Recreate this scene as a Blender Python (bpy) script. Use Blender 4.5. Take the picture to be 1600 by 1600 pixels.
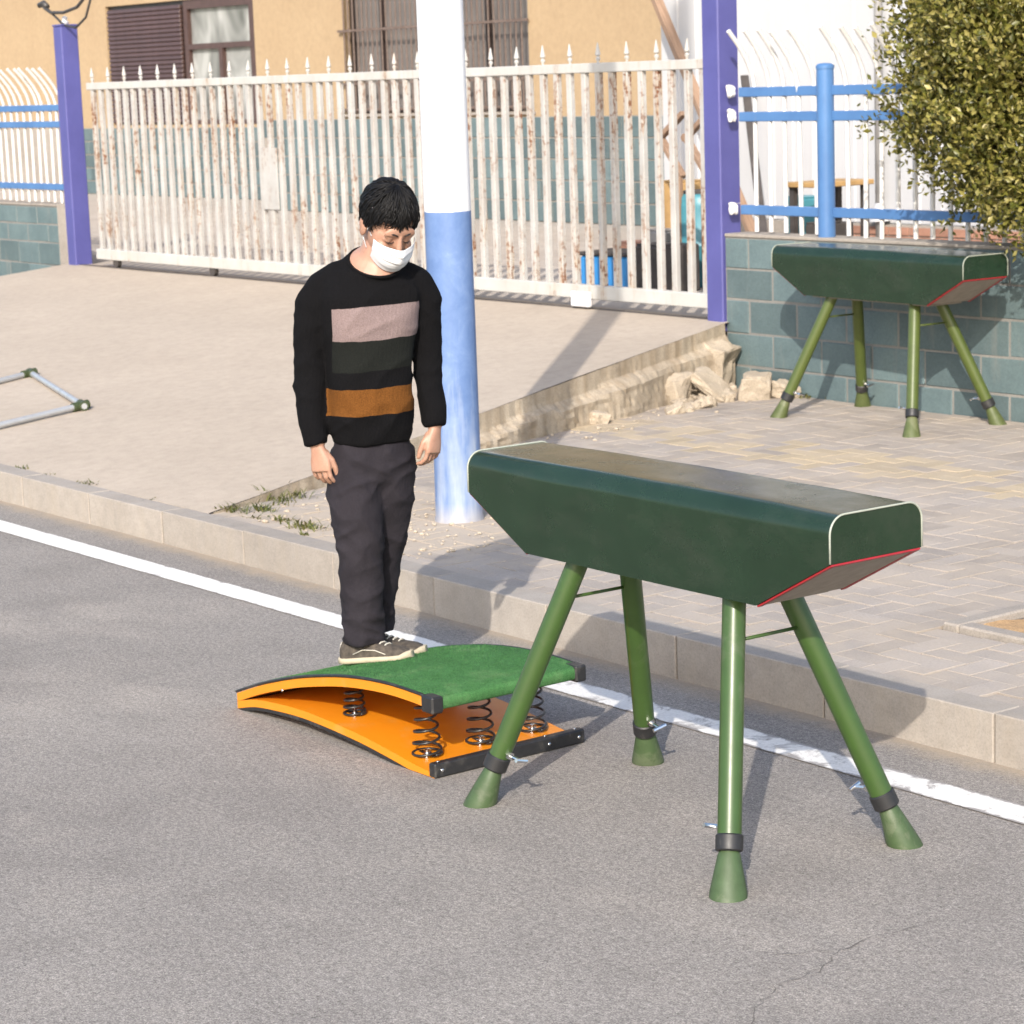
import bpy, bmesh, math, random
import numpy as np
from mathutils import Vector, Matrix, noise

# ------------------------------------------------------------------ reset
for o in list(bpy.data.objects):
    bpy.data.objects.remove(o)
scene = bpy.context.scene
col = scene.collection
R = math.radians

# ------------------------------------------------------------------ camera
cam_d = bpy.data.cameras.new('camera')
cam = bpy.data.objects.new('camera', cam_d)
col.objects.link(cam)
cr = Vector((0.60667695, 0.79421253, -0.03419853))
cu = Vector((-0.12034377, 0.13428114, 0.98360864))
cf = Vector((-0.78578652, 0.5926171, -0.17704381))
m = Matrix((cr, cu, -cf)).transposed().to_4x4()
m.translation = Vector((0, 0, 2.28))
cam.matrix_world = m
cam_d.sensor_width = 36
cam_d.sensor_fit = 'HORIZONTAL'
cam_d.lens = 36 * 3795.13 / 1600
cam_d.clip_end = 2000
cam_d.dof.use_dof = True
cam_d.dof.focus_distance = 6.6
cam_d.dof.aperture_fstop = 11.0
scene.camera = cam

# ------------------------------------------------------------------ light
SUN_EL = R(31.2)
to_sun = Vector((0.68 * math.cos(SUN_EL), -0.733 * math.cos(SUN_EL), math.sin(SUN_EL))).normalized()
world = bpy.data.worlds.new('World')
scene.world = world
world.use_nodes = True
wn = world.node_tree
bg = wn.nodes['Background']
sky = wn.nodes.new('ShaderNodeTexSky')
sky.sky_type = 'NISHITA'
sky.sun_disc = False
sky.sun_elevation = SUN_EL
sky.sun_rotation = math.atan2(to_sun.x, to_sun.y)
sky.air_density = 1.0
sky.dust_density = 2.0
sky.ozone_density = 1.0
wn.links.new(sky.outputs[0], bg.inputs[0])
bg.inputs[1].default_value = 0.15
sun_d = bpy.data.lights.new('sun', 'SUN')
sun_d.energy = 2.5
sun_d.angle = R(0.55)
sun_d.color = (1.0, 0.93, 0.84)
sun = bpy.data.objects.new('sun', sun_d)
sun.rotation_euler = (-to_sun).to_track_quat('-Z', 'Y').to_euler()
col.objects.link(sun)
scene.view_settings.view_transform = 'Standard'
scene.view_settings.look = 'None'
scene.view_settings.exposure = 1.14
scene.view_settings.gamma = 1.0
scene.view_settings.use_curve_mapping = False

# ------------------------------------------------------------------ materials
MATS = {}


class NT:
    def __init__(s, name):
        s.m = bpy.data.materials.new(name)
        s.m.use_nodes = True
        s.t = s.m.node_tree
        s.b = s.t.nodes['Principled BSDF']
        s.geo = None
        s.tc = None

    def n(s, typ, **kw):
        x = s.t.nodes.new(typ)
        for k, v in kw.items():
            setattr(x, k, v)
        return x

    def link(s, a, b):
        s.t.links.new(a, b)

    def pos(s, kind='world'):
        if kind == 'world':
            if not s.geo:
                s.geo = s.n('ShaderNodeNewGeometry')
            return s.geo.outputs['Position']
        if not s.tc:
            s.tc = s.n('ShaderNodeTexCoord')
        return s.tc.outputs['Object']

    def mapped(s, src, scale=(1, 1, 1), rot=(0, 0, 0), loc=(0, 0, 0)):
        mp = s.n('ShaderNodeMapping')
        mp.inputs['Scale'].default_value = scale
        mp.inputs['Rotation'].default_value = rot
        mp.inputs['Location'].default_value = loc
        s.link(src, mp.inputs[0])
        return mp.outputs[0]

    def noise(s, src, scale, detail=4, rough=.55, dist=0.0):
        x = s.n('ShaderNodeTexNoise')
        x.inputs['Scale'].default_value = scale
        x.inputs['Detail'].default_value = detail
        x.inputs['Roughness'].default_value = rough
        x.inputs['Distortion'].default_value = dist
        s.link(src, x.inputs['Vector'])
        return x.outputs['Fac']

    def ramp(s, fac, stops, interp='LINEAR'):
        x = s.n('ShaderNodeValToRGB')
        x.color_ramp.interpolation = interp
        e = x.color_ramp.elements
        while len(e) < len(stops):
            e.new(.5)
        for i, (p, c) in enumerate(stops):
            e[i].position = p
            if not isinstance(c, (tuple, list)):
                c = (c, c, c)
            e[i].color = (*c[:3], 1)
        s.link(fac, x.inputs[0])
        return x.outputs[0]

    def mix(s, fac, a, b, mode='MIX'):
        x = s.n('ShaderNodeMix', data_type='RGBA', blend_type=mode)
        for sock, v in ((x.inputs['Factor'], fac), (x.inputs[6], a), (x.inputs[7], b)):
            if isinstance(v, (int, float)):
                sock.default_value = v
            elif isinstance(v, (tuple, list)):
                sock.default_value = (*v[:3], 1)
            else:
                s.link(v, sock)
        return x.outputs[2]

    def math(s, op, a, b=None, c=None):
        x = s.n('ShaderNodeMath', operation=op)
        for i, v in enumerate((a, b, c)):
            if v is None:
                continue
            if isinstance(v, (int, float)):
                x.inputs[i].default_value = v
            else:
                s.link(v, x.inputs[i])
        return x.outputs[0]

    def sep(s, src):
        x = s.n('ShaderNodeSeparateXYZ')
        s.link(src, x.inputs[0])
        return x.outputs

    def rnd(s):
        return s.n('ShaderNodeObjectInfo').outputs['Random']

    def isl(s):
        if not s.geo:
            s.geo = s.n('ShaderNodeNewGeometry')
        return s.geo.outputs['Random Per Island']

    def color(s, v):
        if isinstance(v, (tuple, list)):
            s.b.inputs['Base Color'].default_value = (*v[:3], 1)
        else:
            s.link(v, s.b.inputs['Base Color'])

    def rough(s, v):
        if isinstance(v, (int, float)):
            s.b.inputs['Roughness'].default_value = v
        else:
            s.link(v, s.b.inputs['Roughness'])

    def bump(s, h, strength=.5, dist=.01, prev=None):
        x = s.n('ShaderNodeBump')
        x.inputs['Strength'].default_value = strength
        x.inputs['Distance'].default_value = dist
        s.link(h, x.inputs['Height'])
        if prev is not None:
            s.link(prev, x.inputs['Normal'])
        s.link(x.outputs[0], s.b.inputs['Normal'])
        return x.outputs[0]


def simple(name, c1, c2=None, scale=8, rough=.5, bump=0.0, bscale=60, bdist=.002, metal=0.0, spec=.5, var=0.0, coord='obj', stretch=(1, 1, 1), worn=None):
    t = NT(name)
    p = t.pos('world' if coord == 'world' else 'obj')
    if stretch != (1, 1, 1):
        p = t.mapped(p, stretch)
    c2 = c2 or tuple(x * .8 for x in c1)
    f = t.noise(p, scale, 5, .6)
    c = t.ramp(f, [(.3, c2), (.7, c1)])
    if var:
        k = t.ramp(t.rnd(), [(0, 1 - var), (1, 1 + var)])
        c = t.mix(1.0, c, k, 'MULTIPLY')
    if worn:
        for (wc, wsc, th, amt) in worn:
            wf = t.noise(t.mapped(t.pos('world'), (1, 1, 1), loc=(wsc, 2, 1)), wsc, 6, .7, .5)
            c = t.mix(t.ramp(wf, [(th, 0), (th + .09, amt)]), c, wc)
    t.color(c)
    t.rough(t.ramp(f, [(.2, min(1, rough + .08)), (.8, max(.02, rough - .06))]))
    t.b.inputs['Metallic'].default_value = metal
    t.b.inputs['Specular IOR Level'].default_value = spec
    if bump:
        t.bump(t.noise(p, bscale, 4), bump, bdist)
    MATS[name] = t.m
    return t.m


def mat_asphalt():
    t = NT('asphalt')
    p = t.pos()
    big = t.noise(p, .55, 4, .6)
    mid = t.noise(p, 3.2, 5, .62, .4)
    fine = t.noise(p, 75, 4, .8)
    fine2 = t.noise(t.mapped(p, (1, 1, 1), loc=(3, 7, 0)), 210, 2, .6)
    base = t.ramp(big, [(.3, (.200, .181, .163)), (.7, (.248, .226, .203))])
    base = t.mix(.8, base, t.ramp(mid, [(.25, (.86, .855, .85)), (.5, (1, 1, 1)), (.8, (1.12, 1.11, 1.09))]), 'MULTIPLY')
    base = t.mix(1.0, base, t.ramp(fine, [(.3, .50), (.5, 1.0), (.7, 1.5)]), 'MULTIPLY')
    base = t.mix(1.0, base, t.ramp(fine2, [(.32, .58), (.5, 1.0), (.68, 1.45)]), 'MULTIPLY')
    grain = t.noise(t.mapped(p, (1, 1, 1), loc=(9, 2, 0)), 30, 4, .75)
    base = t.mix(1.0, base, t.ramp(grain, [(.3, .80), (.5, 1.0), (.7, 1.17)]), 'MULTIPLY')
    # pale worn patches and a dusty gutter along the kerb
    patch = t.ramp(t.noise(t.mapped(p, (.9, 1.6, 1), loc=(1.3, .4, 0)), .9, 3, .5), [(.56, 0), (.70, .75)])
    base = t.mix(patch, base, t.mix(1.0, base, (1.32, 1.30, 1.27), 'MULTIPLY'))
    spk = t.ramp(t.noise(t.mapped(p, (1, 1, 1), loc=(1, 5, 0)), 48, 2, .5), [(.70, 0), (.76, .8)])
    base = t.mix(spk, base, (.095, .082, .07))
    stain = t.ramp(t.noise(t.mapped(p, (.8, 2.0, 1), loc=(5, 2.2, 0)), 1.1, 4, .6), [(.62, 0), (.80, .22)])
    base = t.mix(stain, base, (.105, .098, .096))
    y = t.sep(p)[1]
    gut = t.math('MULTIPLY', t.math('SUBTRACT', y, 5.70), 6.0)
    gut = t.math('ADD', gut, t.math('MULTIPLY', t.math('SUBTRACT', t.noise(p, 6, 5, .65), .5), 1.6))
    gut = t.ramp(gut, [(.35, 0), (1.0, .75)])
    base = t.mix(gut, base, (.33, .27, .20))
    t.color(base)
    t.rough(.86)
    t.b.inputs['Specular IOR Level'].default_value = .3
    h = t.math('ADD', t.math('MULTIPLY', fine, 1.0), t.math('MULTIPLY', fine2, .6))
    t.bump(h, .55, .006)
    MATS['asphalt'] = t.m


def mat_paint_line():
    t = NT('road_paint')
    p = t.pos()
    n1 = t.noise(p, 7, 6, .7, .5)
    n2 = t.noise(p, 90, 3, .6)
    x = t.sep(p)[0]
    wear = t.math('ADD', n1, t.math('MULTIPLY', t.math('ADD', x, 8.8), .028))
    yy = t.sep(p)[1]
    edge = t.math('ABSOLUTE', t.math('SUBTRACT', yy, 5.5135))
    wear = t.math('ADD', wear, t.math('MULTIPLY', t.math('MAXIMUM', t.math('SUBTRACT', edge, .055), 0.0), 9.0))
    fac = t.ramp(wear, [(.60, 0), (.70, .9)])
    c = t.mix(fac, t.mix(t.ramp(n2, [(.3, 0), (.7, 1)]), (.60, .575, .53), (.74, .715, .67)), (.22, .20, .185))
    t.color(c)
    t.rough(.7)
    t.bump(n2, .3, .004)
    MATS['road_paint'] = t.m


def mat_concrete(name, c1, c2, coord='world', streak=0.0, dirt=(.30, .24, .17), var=.0, grain=.25):
    t = NT(name)
    p = t.pos(coord)
    a = t.noise(p, 1.3, 6, .62, .3)
    b = t.noise(p, 14, 6, .65)
    f = t.noise(p, 130, 3, .7)
    c = t.ramp(a, [(.3, c2), (.7, c1)])
    c = t.mix(1, c, t.ramp(b, [(.25, .86), (.55, 1.0), (.8, 1.07)]), 'MULTIPLY')
    c = t.mix(1, c, t.ramp(f, [(.3, 1 - grain), (.5, 1.0), (.7, 1 + grain * .6)]), 'MULTIPLY')
    if streak:
        s = t.noise(t.mapped(t.pos('world'), (9, 9, .8)), 1.0, 5, .6)
        c = t.mix(t.ramp(s, [(.48, 0), (.72, streak)]), c, dirt)
    if var:
        k = t.ramp(t.rnd(), [(0, 1 - var), (1, 1 + var)])
        c = t.mix(1.0, c, k, 'MULTIPLY')
    t.color(c)
    t.rough(.85)
    t.b.inputs['Specular IOR Level'].default_value = .3
    h = t.math('ADD', b, t.math('MULTIPLY', f, .4))
    t.bump(h, .35, .006)
    MATS[name] = t.m
    return t.m


def mat_paver(name, c1, c2):
    t = NT(name)
    p = t.pos()
    a = t.noise(p, 2.2, 5, .6)
    f = t.noise(p, 110, 3, .7)
    c = t.ramp(a, [(.3, c2), (.7, c1)])
    isl = t.isl()
    ob = t.rnd()
    r = t.math('FRACT', t.math('ADD', t.math('MULTIPLY', isl, 7.31), ob))
    c = t.mix(1, c, t.ramp(r, [(0, .80), (.5, 1.0), (1, 1.1)]), 'MULTIPLY')
    c = t.mix(1, c, t.ramp(f, [(.3, .8), (.5, 1.0), (.7, 1.14)]), 'MULTIPLY')
    # beige dust drifted over the stones, thick round the foot of the pole and along the ramp
    v = t.n('ShaderNodeVectorMath', operation='DISTANCE')
    t.link(p, v.inputs[0])
    v.inputs[1].default_value = (-9.6, 6.55, .15)
    d = t.math('SUBTRACT', 1.5, v.outputs['Value'])
    nn = t.noise(p, 2.6, 6, .68, .6)
    k = t.math('ADD', t.math('MULTIPLY', d, .75), t.math('MULTIPLY', t.math('SUBTRACT', nn, .5), 2.6))
    fac = t.math('MAXIMUM', t.ramp(k, [(.15, 0), (.7, .85)]), t.ramp(nn, [(.36, .12), (.70, .72)]))
    c = t.mix(fac, c, (.405, .338, .265))
    t.color(c)
    t.rough(.88)
    t.b.inputs['Specular IOR Level'].default_value = .25
    t.bump(t.math('ADD', f, nn), .35, .004)
    MATS[name] = t.m


def mat_rusty(name, c1, c2, rust=.55, sc=1.0):
    t = NT(name)
    p = t.pos()
    s1 = t.noise(t.mapped(p, (14 * sc, 14 * sc, 2.2 * sc)), 1.0, 6, .7, .4)
    s2 = t.noise(p, 26, 5, .7)
    s3 = t.noise(t.mapped(p, (1, 1, 1), loc=(4, 1, 9)), 3.0, 5, .65)
    c = t.ramp(s3, [(.3, c2), (.65, c1)])
    stain = t.ramp(s1, [(rust - .10, 0), (rust + .02, .38), (rust + .12, .85)])
    clus = t.ramp(t.noise(t.mapped(p, (1, 1, .8), loc=(2, 8, 1)), 1.6, 4, .6), [(.38, .15), (.62, 1)])
    stain = t.math('MULTIPLY', stain, clus)
    c = t.mix(stain, c, (.34, .245, .15))
    spot = t.math('MULTIPLY', clus, t.ramp(t.math('ADD', t.math('MULTIPLY', s1, .5), t.math('MULTIPLY', s2, .5)), [(rust, 0), (rust + .05, 1)])) if rust < .6 else t.math('MULTIPLY', t.ramp(s1, [(rust, 0), (rust + .1, 1)]), t.ramp(s2, [(.48, 0), (.6, 1)]))
    c = t.mix(spot, c, (.15, .055, .02))
    t.color(c)
    t.rough(t.ramp(stain, [(0, .45), (1, .85)]))
    t.bump(t.math('ADD', s2, s1), .25, .003)
    MATS[name] = t.m


def mat_block():
    t = NT('teal_block')
    p = t.pos()
    a = t.noise(p, 3.5, 6, .65, .3)
    f = t.noise(p, 70, 4, .7)
    c = t.ramp(a, [(.3, (.076, .112, .118)), (.7, (.108, .152, .156))])
    c = t.mix(1, c, t.ramp(t.rnd(), [(0, .78), (1, 1.18)]), 'MULTIPLY')
    c = t.mix(1, c, t.ramp(f, [(.3, .85), (.5, 1), (.7, 1.12)]), 'MULTIPLY')
    s = t.noise(t.mapped(p, (6, 6, 1.2)), 1.0, 5, .6)
    c = t.mix(t.ramp(s, [(.58, 0), (.8, .5)]), c, (.24, .22, .19))
    t.color(c)
    t.rough(.7)
    t.bump(t.math('ADD', t.math('MULTIPLY', a, 2), f), .4, .006)
    MATS['teal_block'] = t.m


def mat_pole():
    t = NT('pole_paint')
    p = t.pos('obj')
    z = t.sep(p)[2]
    n = t.noise(p, 30, 5, .7)
    zz = t.math('ADD', z, t.math('MULTIPLY', t.math('SUBTRACT', n, .5), .012))
    blue = t.math('LESS_THAN', zz, 1.50)
    patch = t.noise(p, 7, 6, .68, .4)
    bl = t.ramp(patch, [(.32, (.085, .150, .31)), (.55, (.118, .190, .36)), (.72, (.165, .240, .40))])
    st = t.noise(t.mapped(p, (16, 16, 1.8)), 1.0, 5, .65)
    low = t.math('MULTIPLY', t.math('SUBTRACT', .95, z), .95)
    fade = t.ramp(t.math('ADD', t.math('MULTIPLY', low, .55), t.math('MULTIPLY', t.math('SUBTRACT', st, .5), 1.7)), [(.20, 0), (.75, .72)])
    bl = t.mix(fade, bl, (.36, .40, .46))
    wh = t.ramp(n, [(.3, (.68, .68, .685)), (.7, (.72, .72, .73))])
    dirt = t.ramp(t.math('SUBTRACT', .10, z), [(0, 0), (.12, .6)])
    c = t.mix(blue, wh, bl)
    c = t.mix(dirt, c, (.46, .39, .30))
    t.color(c)
    t.rough(.5)
    t.bump(t.noise(p, 16, 6, .7), .25, .004)
    MATS['pole_paint'] = t.m


def mat_vinyl():
    t = NT('green_vinyl')
    p = t.pos('obj')
    a = t.noise(p, 5, 4, .6)
    f = t.n('ShaderNodeTexVoronoi')
    f.inputs['Scale'].default_value = 420
    t.link(p, f.inputs['Vector'])
    c = t.ramp(a, [(.3, (.0085, .0215, .0105)), (.7, (.0120, .0285, .0145))])
    c = t.mix(t.ramp(t.noise(t.mapped(p, (2, 5, 5)), 1.6, 6, .7), [(.50, 0), (.78, .35)]), c, (.040, .046, .034))
    t.color(c)
    t.rough(t.ramp(t.noise(p, 9, 5, .65), [(.3, .20), (.7, .30)]))
    t.b.inputs['Specular IOR Level'].default_value = .42
    b1 = t.bump(t.noise(p, 7, 2, .5), .05, .01)
    t.bump(f.outputs['Distance'], .12, .001, b1)
    MATS['green_vinyl'] = t.m


def mat_carpet():
    t = NT('green_turf')
    p = t.pos('obj')
    f = t.noise(p, 330, 3, .7)
    g = t.noise(p, 42, 4, .7)
    a = t.noise(p, 6, 5, .7)
    c = t.ramp(f, [(.28, (.030, .100, .030)), (.5, (.062, .182, .060)), (.72, (.105, .260, .095))])
    c = t.mix(.7, c, t.ramp(g, [(.3, .75), (.7, 1.2)]), 'MULTIPLY')
    c = t.mix(1, c, t.ramp(a, [(.3, .80), (.7, 1.18)]), 'MULTIPLY')
    c = t.mix(t.ramp(a, [(.52, 0), (.72, .30)]), c, (.20, .22, .13))
    t.color(c)
    t.rough(.95)
    t.b.inputs['Specular IOR Level'].default_value = .15
    t.bump(t.math('ADD', f, g), .9, .006)
    MATS['green_turf'] = t.m


def mat_sweater():
    t = NT('striped_knit')
    p = t.pos('obj')
    x, y, z = t.sep(p)
    ca, sa = math.cos(R(20)), math.sin(R(20))
    lat = t.math('ADD', t.math('MULTIPLY', t.math('ADD', x, .045), ca), t.math('MULTIPLY', y, sa))
    att = t.n('ShaderNodeAttribute', attribute_name='torso')
    torso = t.math('GREATER_THAN', att.outputs['Fac'], .5)
    wob = t.math('MULTIPLY', t.math('SUBTRACT', t.noise(p, 9, 3, .5), .5), .018)
    zz = t.math('ADD', t.math('ADD', z, wob), t.math('MULTIPLY', lat, -.02))
    f = t.noise(t.mapped(p, (1, 1, 1)), 260, 3, .7)
    knit = t.n('ShaderNodeTexWave', wave_type='BANDS', bands_direction='X')
    knit.inputs['Scale'].default_value = 70
    knit.inputs['Distortion'].default_value = 2.0
    t.link(t.mapped(p, (1, 1, .15)), knit.inputs['Vector'])
    inner = t.math('LESS_THAN', t.math('ABSOLUTE', t.math('SUBTRACT', lat, .006)), .160)

    def band(z0, z1):
        return t.math('MULTIPLY', t.math('GREATER_THAN', zz, z0), t.math('LESS_THAN', zz, z1))
    B = -.22
    c = (.0040, .0038, .0044)
    gate = t.math('MULTIPLY', torso, inner)
    c = t.mix(t.math('MULTIPLY', gate, band(1.392 + B, 1.508 + B)), c, (.185, .138, .132))
    c = t.mix(t.math('MULTIPLY', gate, band(1.285 + B, 1.392 + B)), c, (.0095, .0105, .0092))
    c = t.mix(t.math('MULTIPLY', torso, band(1.128 + B, 1.222 + B)), c, (.115, .044, .0095))
    c = t.mix(1, c, t.ramp(f, [(.3, .70), (.5, 1.0), (.72, 1.35)]), 'MULTIPLY')
    t.color(c)
    t.rough(.95)
    t.b.inputs['Specular IOR Level'].default_value = .12
    t.bump(t.math('ADD', f, t.math('MULTIPLY', knit.outputs['Fac'], .8)), .5, .0025)
    MATS['striped_knit'] = t.m


def mat_trousers():
    t = NT('charcoal_twill')
    p = t.pos('obj')
    f = t.noise(p, 300, 3, .7)
    a = t.noise(p, 7, 5, .6)
    c = t.ramp(a, [(.3, (.0140, .0120, .0155)), (.7, (.0230, .0200, .0250))])
    c = t.mix(1, c, t.ramp(f, [(.3, .8), (.7, 1.2)]), 'MULTIPLY')
    t.color(c)
    t.rough(.9)
    t.b.inputs['Specular IOR Level'].default_value = .2
    b = t.bump(t.noise(t.mapped(p, (1, 1, .45)), 13, 4, .55, .6), .45, .018)
    t.bump(f, .3, .0015, b)
    MATS['charcoal_twill'] = t.m


def mat_skin():
    t = NT('skin')
    p = t.pos('obj')
    a = t.noise(p, 22, 5, .6)
    f = t.noise(p, 260, 3, .6)
    c = t.ramp(a, [(.3, (.315, .168, .112)), (.7, (.395, .228, .160))])
    c = t.mix(1, c, t.ramp(f, [(.3, .92), (.7, 1.06)]), 'MULTIPLY')
    t.color(c)
    t.rough(.5)
    t.b.inputs['Subsurface Weight'].default_value = .12
    t.b.inputs['Subsurface Radius'].default_value = (.012, .005, .003)
    t.bump(t.math('ADD', a, f), .15, .002)
    MATS['skin'] = t.m


def mat_leaf(name, cs):
    t = NT(name)
    i = t.isl()
    c = t.ramp(i, [(k / (len(cs) - 1), c) for k, c in enumerate(cs)])
    p = t.pos()
    c = t.mix(1, c, t.ramp(t.noise(p, 1.8, 3, .5), [(.3, .78), (.7, 1.2)]), 'MULTIPLY')
    t.color(c)
    t.rough(.42)
    tr = t.n('ShaderNodeBsdfTranslucent')
    t.link(c, tr.inputs[0])
    mx = t.n('ShaderNodeMixShader')
    mx.inputs[0].default_value = .22
    t.link(t.b.outputs[0], mx.inputs[1])
    t.link(tr.outputs[0], mx.inputs[2])
    t.link(mx.outputs[0], t.t.nodes['Material Output'].inputs[0])
    MATS[name] = t.m


def mat_glass():
    t = NT('window_glass')
    p = t.pos()
    n = t.noise(t.mapped(p, (1.3, 1, .9), rot=(0, R(30), 0)), 1.1, 2, .5, .8)
    t.color(t.ramp(n, [(.35, (.10, .105, .10)), (.6, (.36, .365, .35))]))
    t.rough(.08)
    t.b.inputs['Specular IOR Level'].default_value = .6
    MATS['window_glass'] = t.m


mat_asphalt()
mat_paint_line()
mat_concrete('ramp_concrete', (.415, .350, .281), (.370, .310, .247), grain=.10)
mat_concrete('ramp_side', (.43, .37, .29), (.30, .25, .19), streak=.75, dirt=(.22, .165, .105), grain=.3)
mat_concrete('kerb_stone', (.345, .308, .268), (.275, .245, .213), streak=.25, dirt=(.34, .285, .215), var=.10, grain=.16)
mat_concrete('yard_concrete', (.45, .40, .345), (.37, .32, .27), grain=.12)
mat_concrete('joint_sand', (.200, .168, .135), (.145, .122, .10), grain=.3)
mat_concrete('mortar', (.33, .295, .255), (.25, .22, .19), grain=.25)
mat_concrete('wall_mortar', (.235, .225, .205), (.165, .165, .155), grain=.25)
mat_concrete('rubble', (.45, .385, .30), (.30, .25, .19), var=.1, grain=.28)
mat_concrete('sand', (.44, .29, .15), (.33, .21, .11), grain=.45)
mat_concrete('tan_render', (.37, .272, .165), (.335, .242, .145), streak=.12, dirt=(.29, .20, .115), grain=.06)
mat_paver('grey_paver', (.345, .308, .278), (.265, .236, .212))
mat_paver('yellow_paver', (.43, .345, .225), (.36, .30, .215))
mat_rusty('gate_white', (.415, .41, .395), (.315, .305, .29), rust=.53)
mat_rusty('gate_rail_white', (.44, .435, .415), (.38, .37, .345), rust=.60, sc=.6)
mat_rusty('fence_white', (.62, .61, .59), (.56, .545, .52), rust=.70)
mat_rusty('purple_paint', (.074, .075, .245), (.060, .060, .205), rust=.72, sc=.5)
mat_rusty('blue_paint', (.070, .170, .36), (.055, .135, .30), rust=.74, sc=.8)
mat_block()
mat_pole()
mat_vinyl()
mat_carpet()
mat_sweater()
mat_trousers()
mat_skin()
mat_glass()
mat_leaf('shrub_leaf', [(.044, .052, .009), (.108, .112, .018), (.195, .182, .035), (.33, .285, .09), (.135, .132, .023)])
mat_leaf('weed_leaf', [(.06, .075, .015), (.12, .13, .03), (.17, .15, .05)])
simple('leg_green', (.036, .075, .0155), (.030, .062, .013), 14, .36, .12, 160, .0008, spec=.5, worn=[((.10, .11, .07), 4, .56, .35), ((.02, .03, .012), 38, .66, .8)])
simple('foot_green', (.045, .078, .028), (.034, .06, .020), 30, .55, .25, 120, .001, worn=[((.13, .14, .09), 9, .50, .35)])
simple('leg_olive', (.068, .092, .019), (.054, .074, .015), 14, .38, .1, 200, .0006)
simple('foot_olive', (.075, .095, .028), (.058, .075, .02), 30, .55, .25, 120, .001, worn=[((.17, .17, .10), 9, .52, .35)])
simple('black_rubber', (.017, .017, .018), (.011, .011, .012), 40, .5, .2, 160, .001, worn=[((.07, .065, .058), 12, .54, .5)])
simple('black_steel', (.012, .012, .013), (.02, .02, .02), 40, .32)
simple('chrome', (.72, .72, .72), (.6, .6, .6), 40, .22, metal=1.0)
simple('tube_silver', (.40, .41, .42), (.33, .34, .35), 12, .40, metal=.4)
simple('joint_green', (.045, .060, .020), (.03, .042, .015), 60, .55)
simple('orange_panel', (.62, .215, .008), (.58, .195, .007), 6, .36, .08, 60, .001, worn=[((.50, .27, .08), 5, .54, .28), ((.30, .12, .03), 40, .66, .6)])
simple('piping_cream', (.34, .36, .30), (.28, .30, .25), 40, .5)
simple('grey_board', (.27, .23, .19), (.21, .18, .15), 20, .8, .3, 90, .002)
simple('red_tape', (.30, .012, .018), (.23, .01, .014), 40, .5)
simple('hair', (.0045, .0040, .0042), (.0025, .0022, .0022), 60, .55, spec=.22)
simple('mask_white', (.60, .60, .605), (.57, .57, .58), 30, .8, .2, 300, .0005)
simple('shoe_grey', (.090, .073, .056), (.030, .025, .021), 55, .85, .5, 260, .001)
simple('shoe_sole', (.45, .39, .28), (.36, .31, .22), 25, .65)
simple('lace_white', (.46, .43, .37), (.38, .36, .31), 60, .8)
simple('brow', (.012, .009, .008), (.008, .006, .006), 60, .7)
simple('lip_dark', (.05, .018, .012), (.035, .012, .01), 60, .6)
simple('brown_metal', (.075, .042, .036), (.055, .032, .028), 9, .45, var=.08)
simple('dark_frame', (.030, .020, .018), (.022, .015, .014), 9, .4)
simple('bar_steel', (.16, .12, .10), (.09, .06, .045), 18, .6)
simple('dark_room', (.17, .155, .145), (.10, .09, .085), 1.4, .35)
simple('white_sheet', (.455, .455, .46), (.43, .43, .435), 2, .55)
simple('brick_red', (.36, .19, .13), (.26, .13, .085), 12, .85, .4, 60, .004, var=.2)
simple('bare_wood', (.30, .20, .135), (.20, .125, .08), 5, .75, .3, 30, .003, stretch=(8, 8, 1))
simple('ochre_board', (.42, .26, .10), (.30, .18, .07), 8, .7)
simple('blue_plastic', (.035, .22, .52), (.028, .18, .44), 8, .35)
simple('teal_plastic', (.06, .24, .29), (.045, .18, .22), 8, .4)
simple('grey_plastic', (.30, .29, .28), (.22, .21, .2), 8, .5)
simple('dark_scrap', (.06, .05, .045), (.03, .026, .024), 8, .7)
simple('cable_black', (.05, .045, .042), (.03, .028, .026), 20, .5)
simple('trunk_bark', (.20, .16, .09), (.12, .095, .05), 20, .85, .5, 50, .006)
simple('crack_dark', (.13, .115, .10), (.09, .08, .07), 60, .95, coord='world')
simple('earth', (.30, .25, .19), (.23, .19, .145), .3, .95, coord='world')


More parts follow.
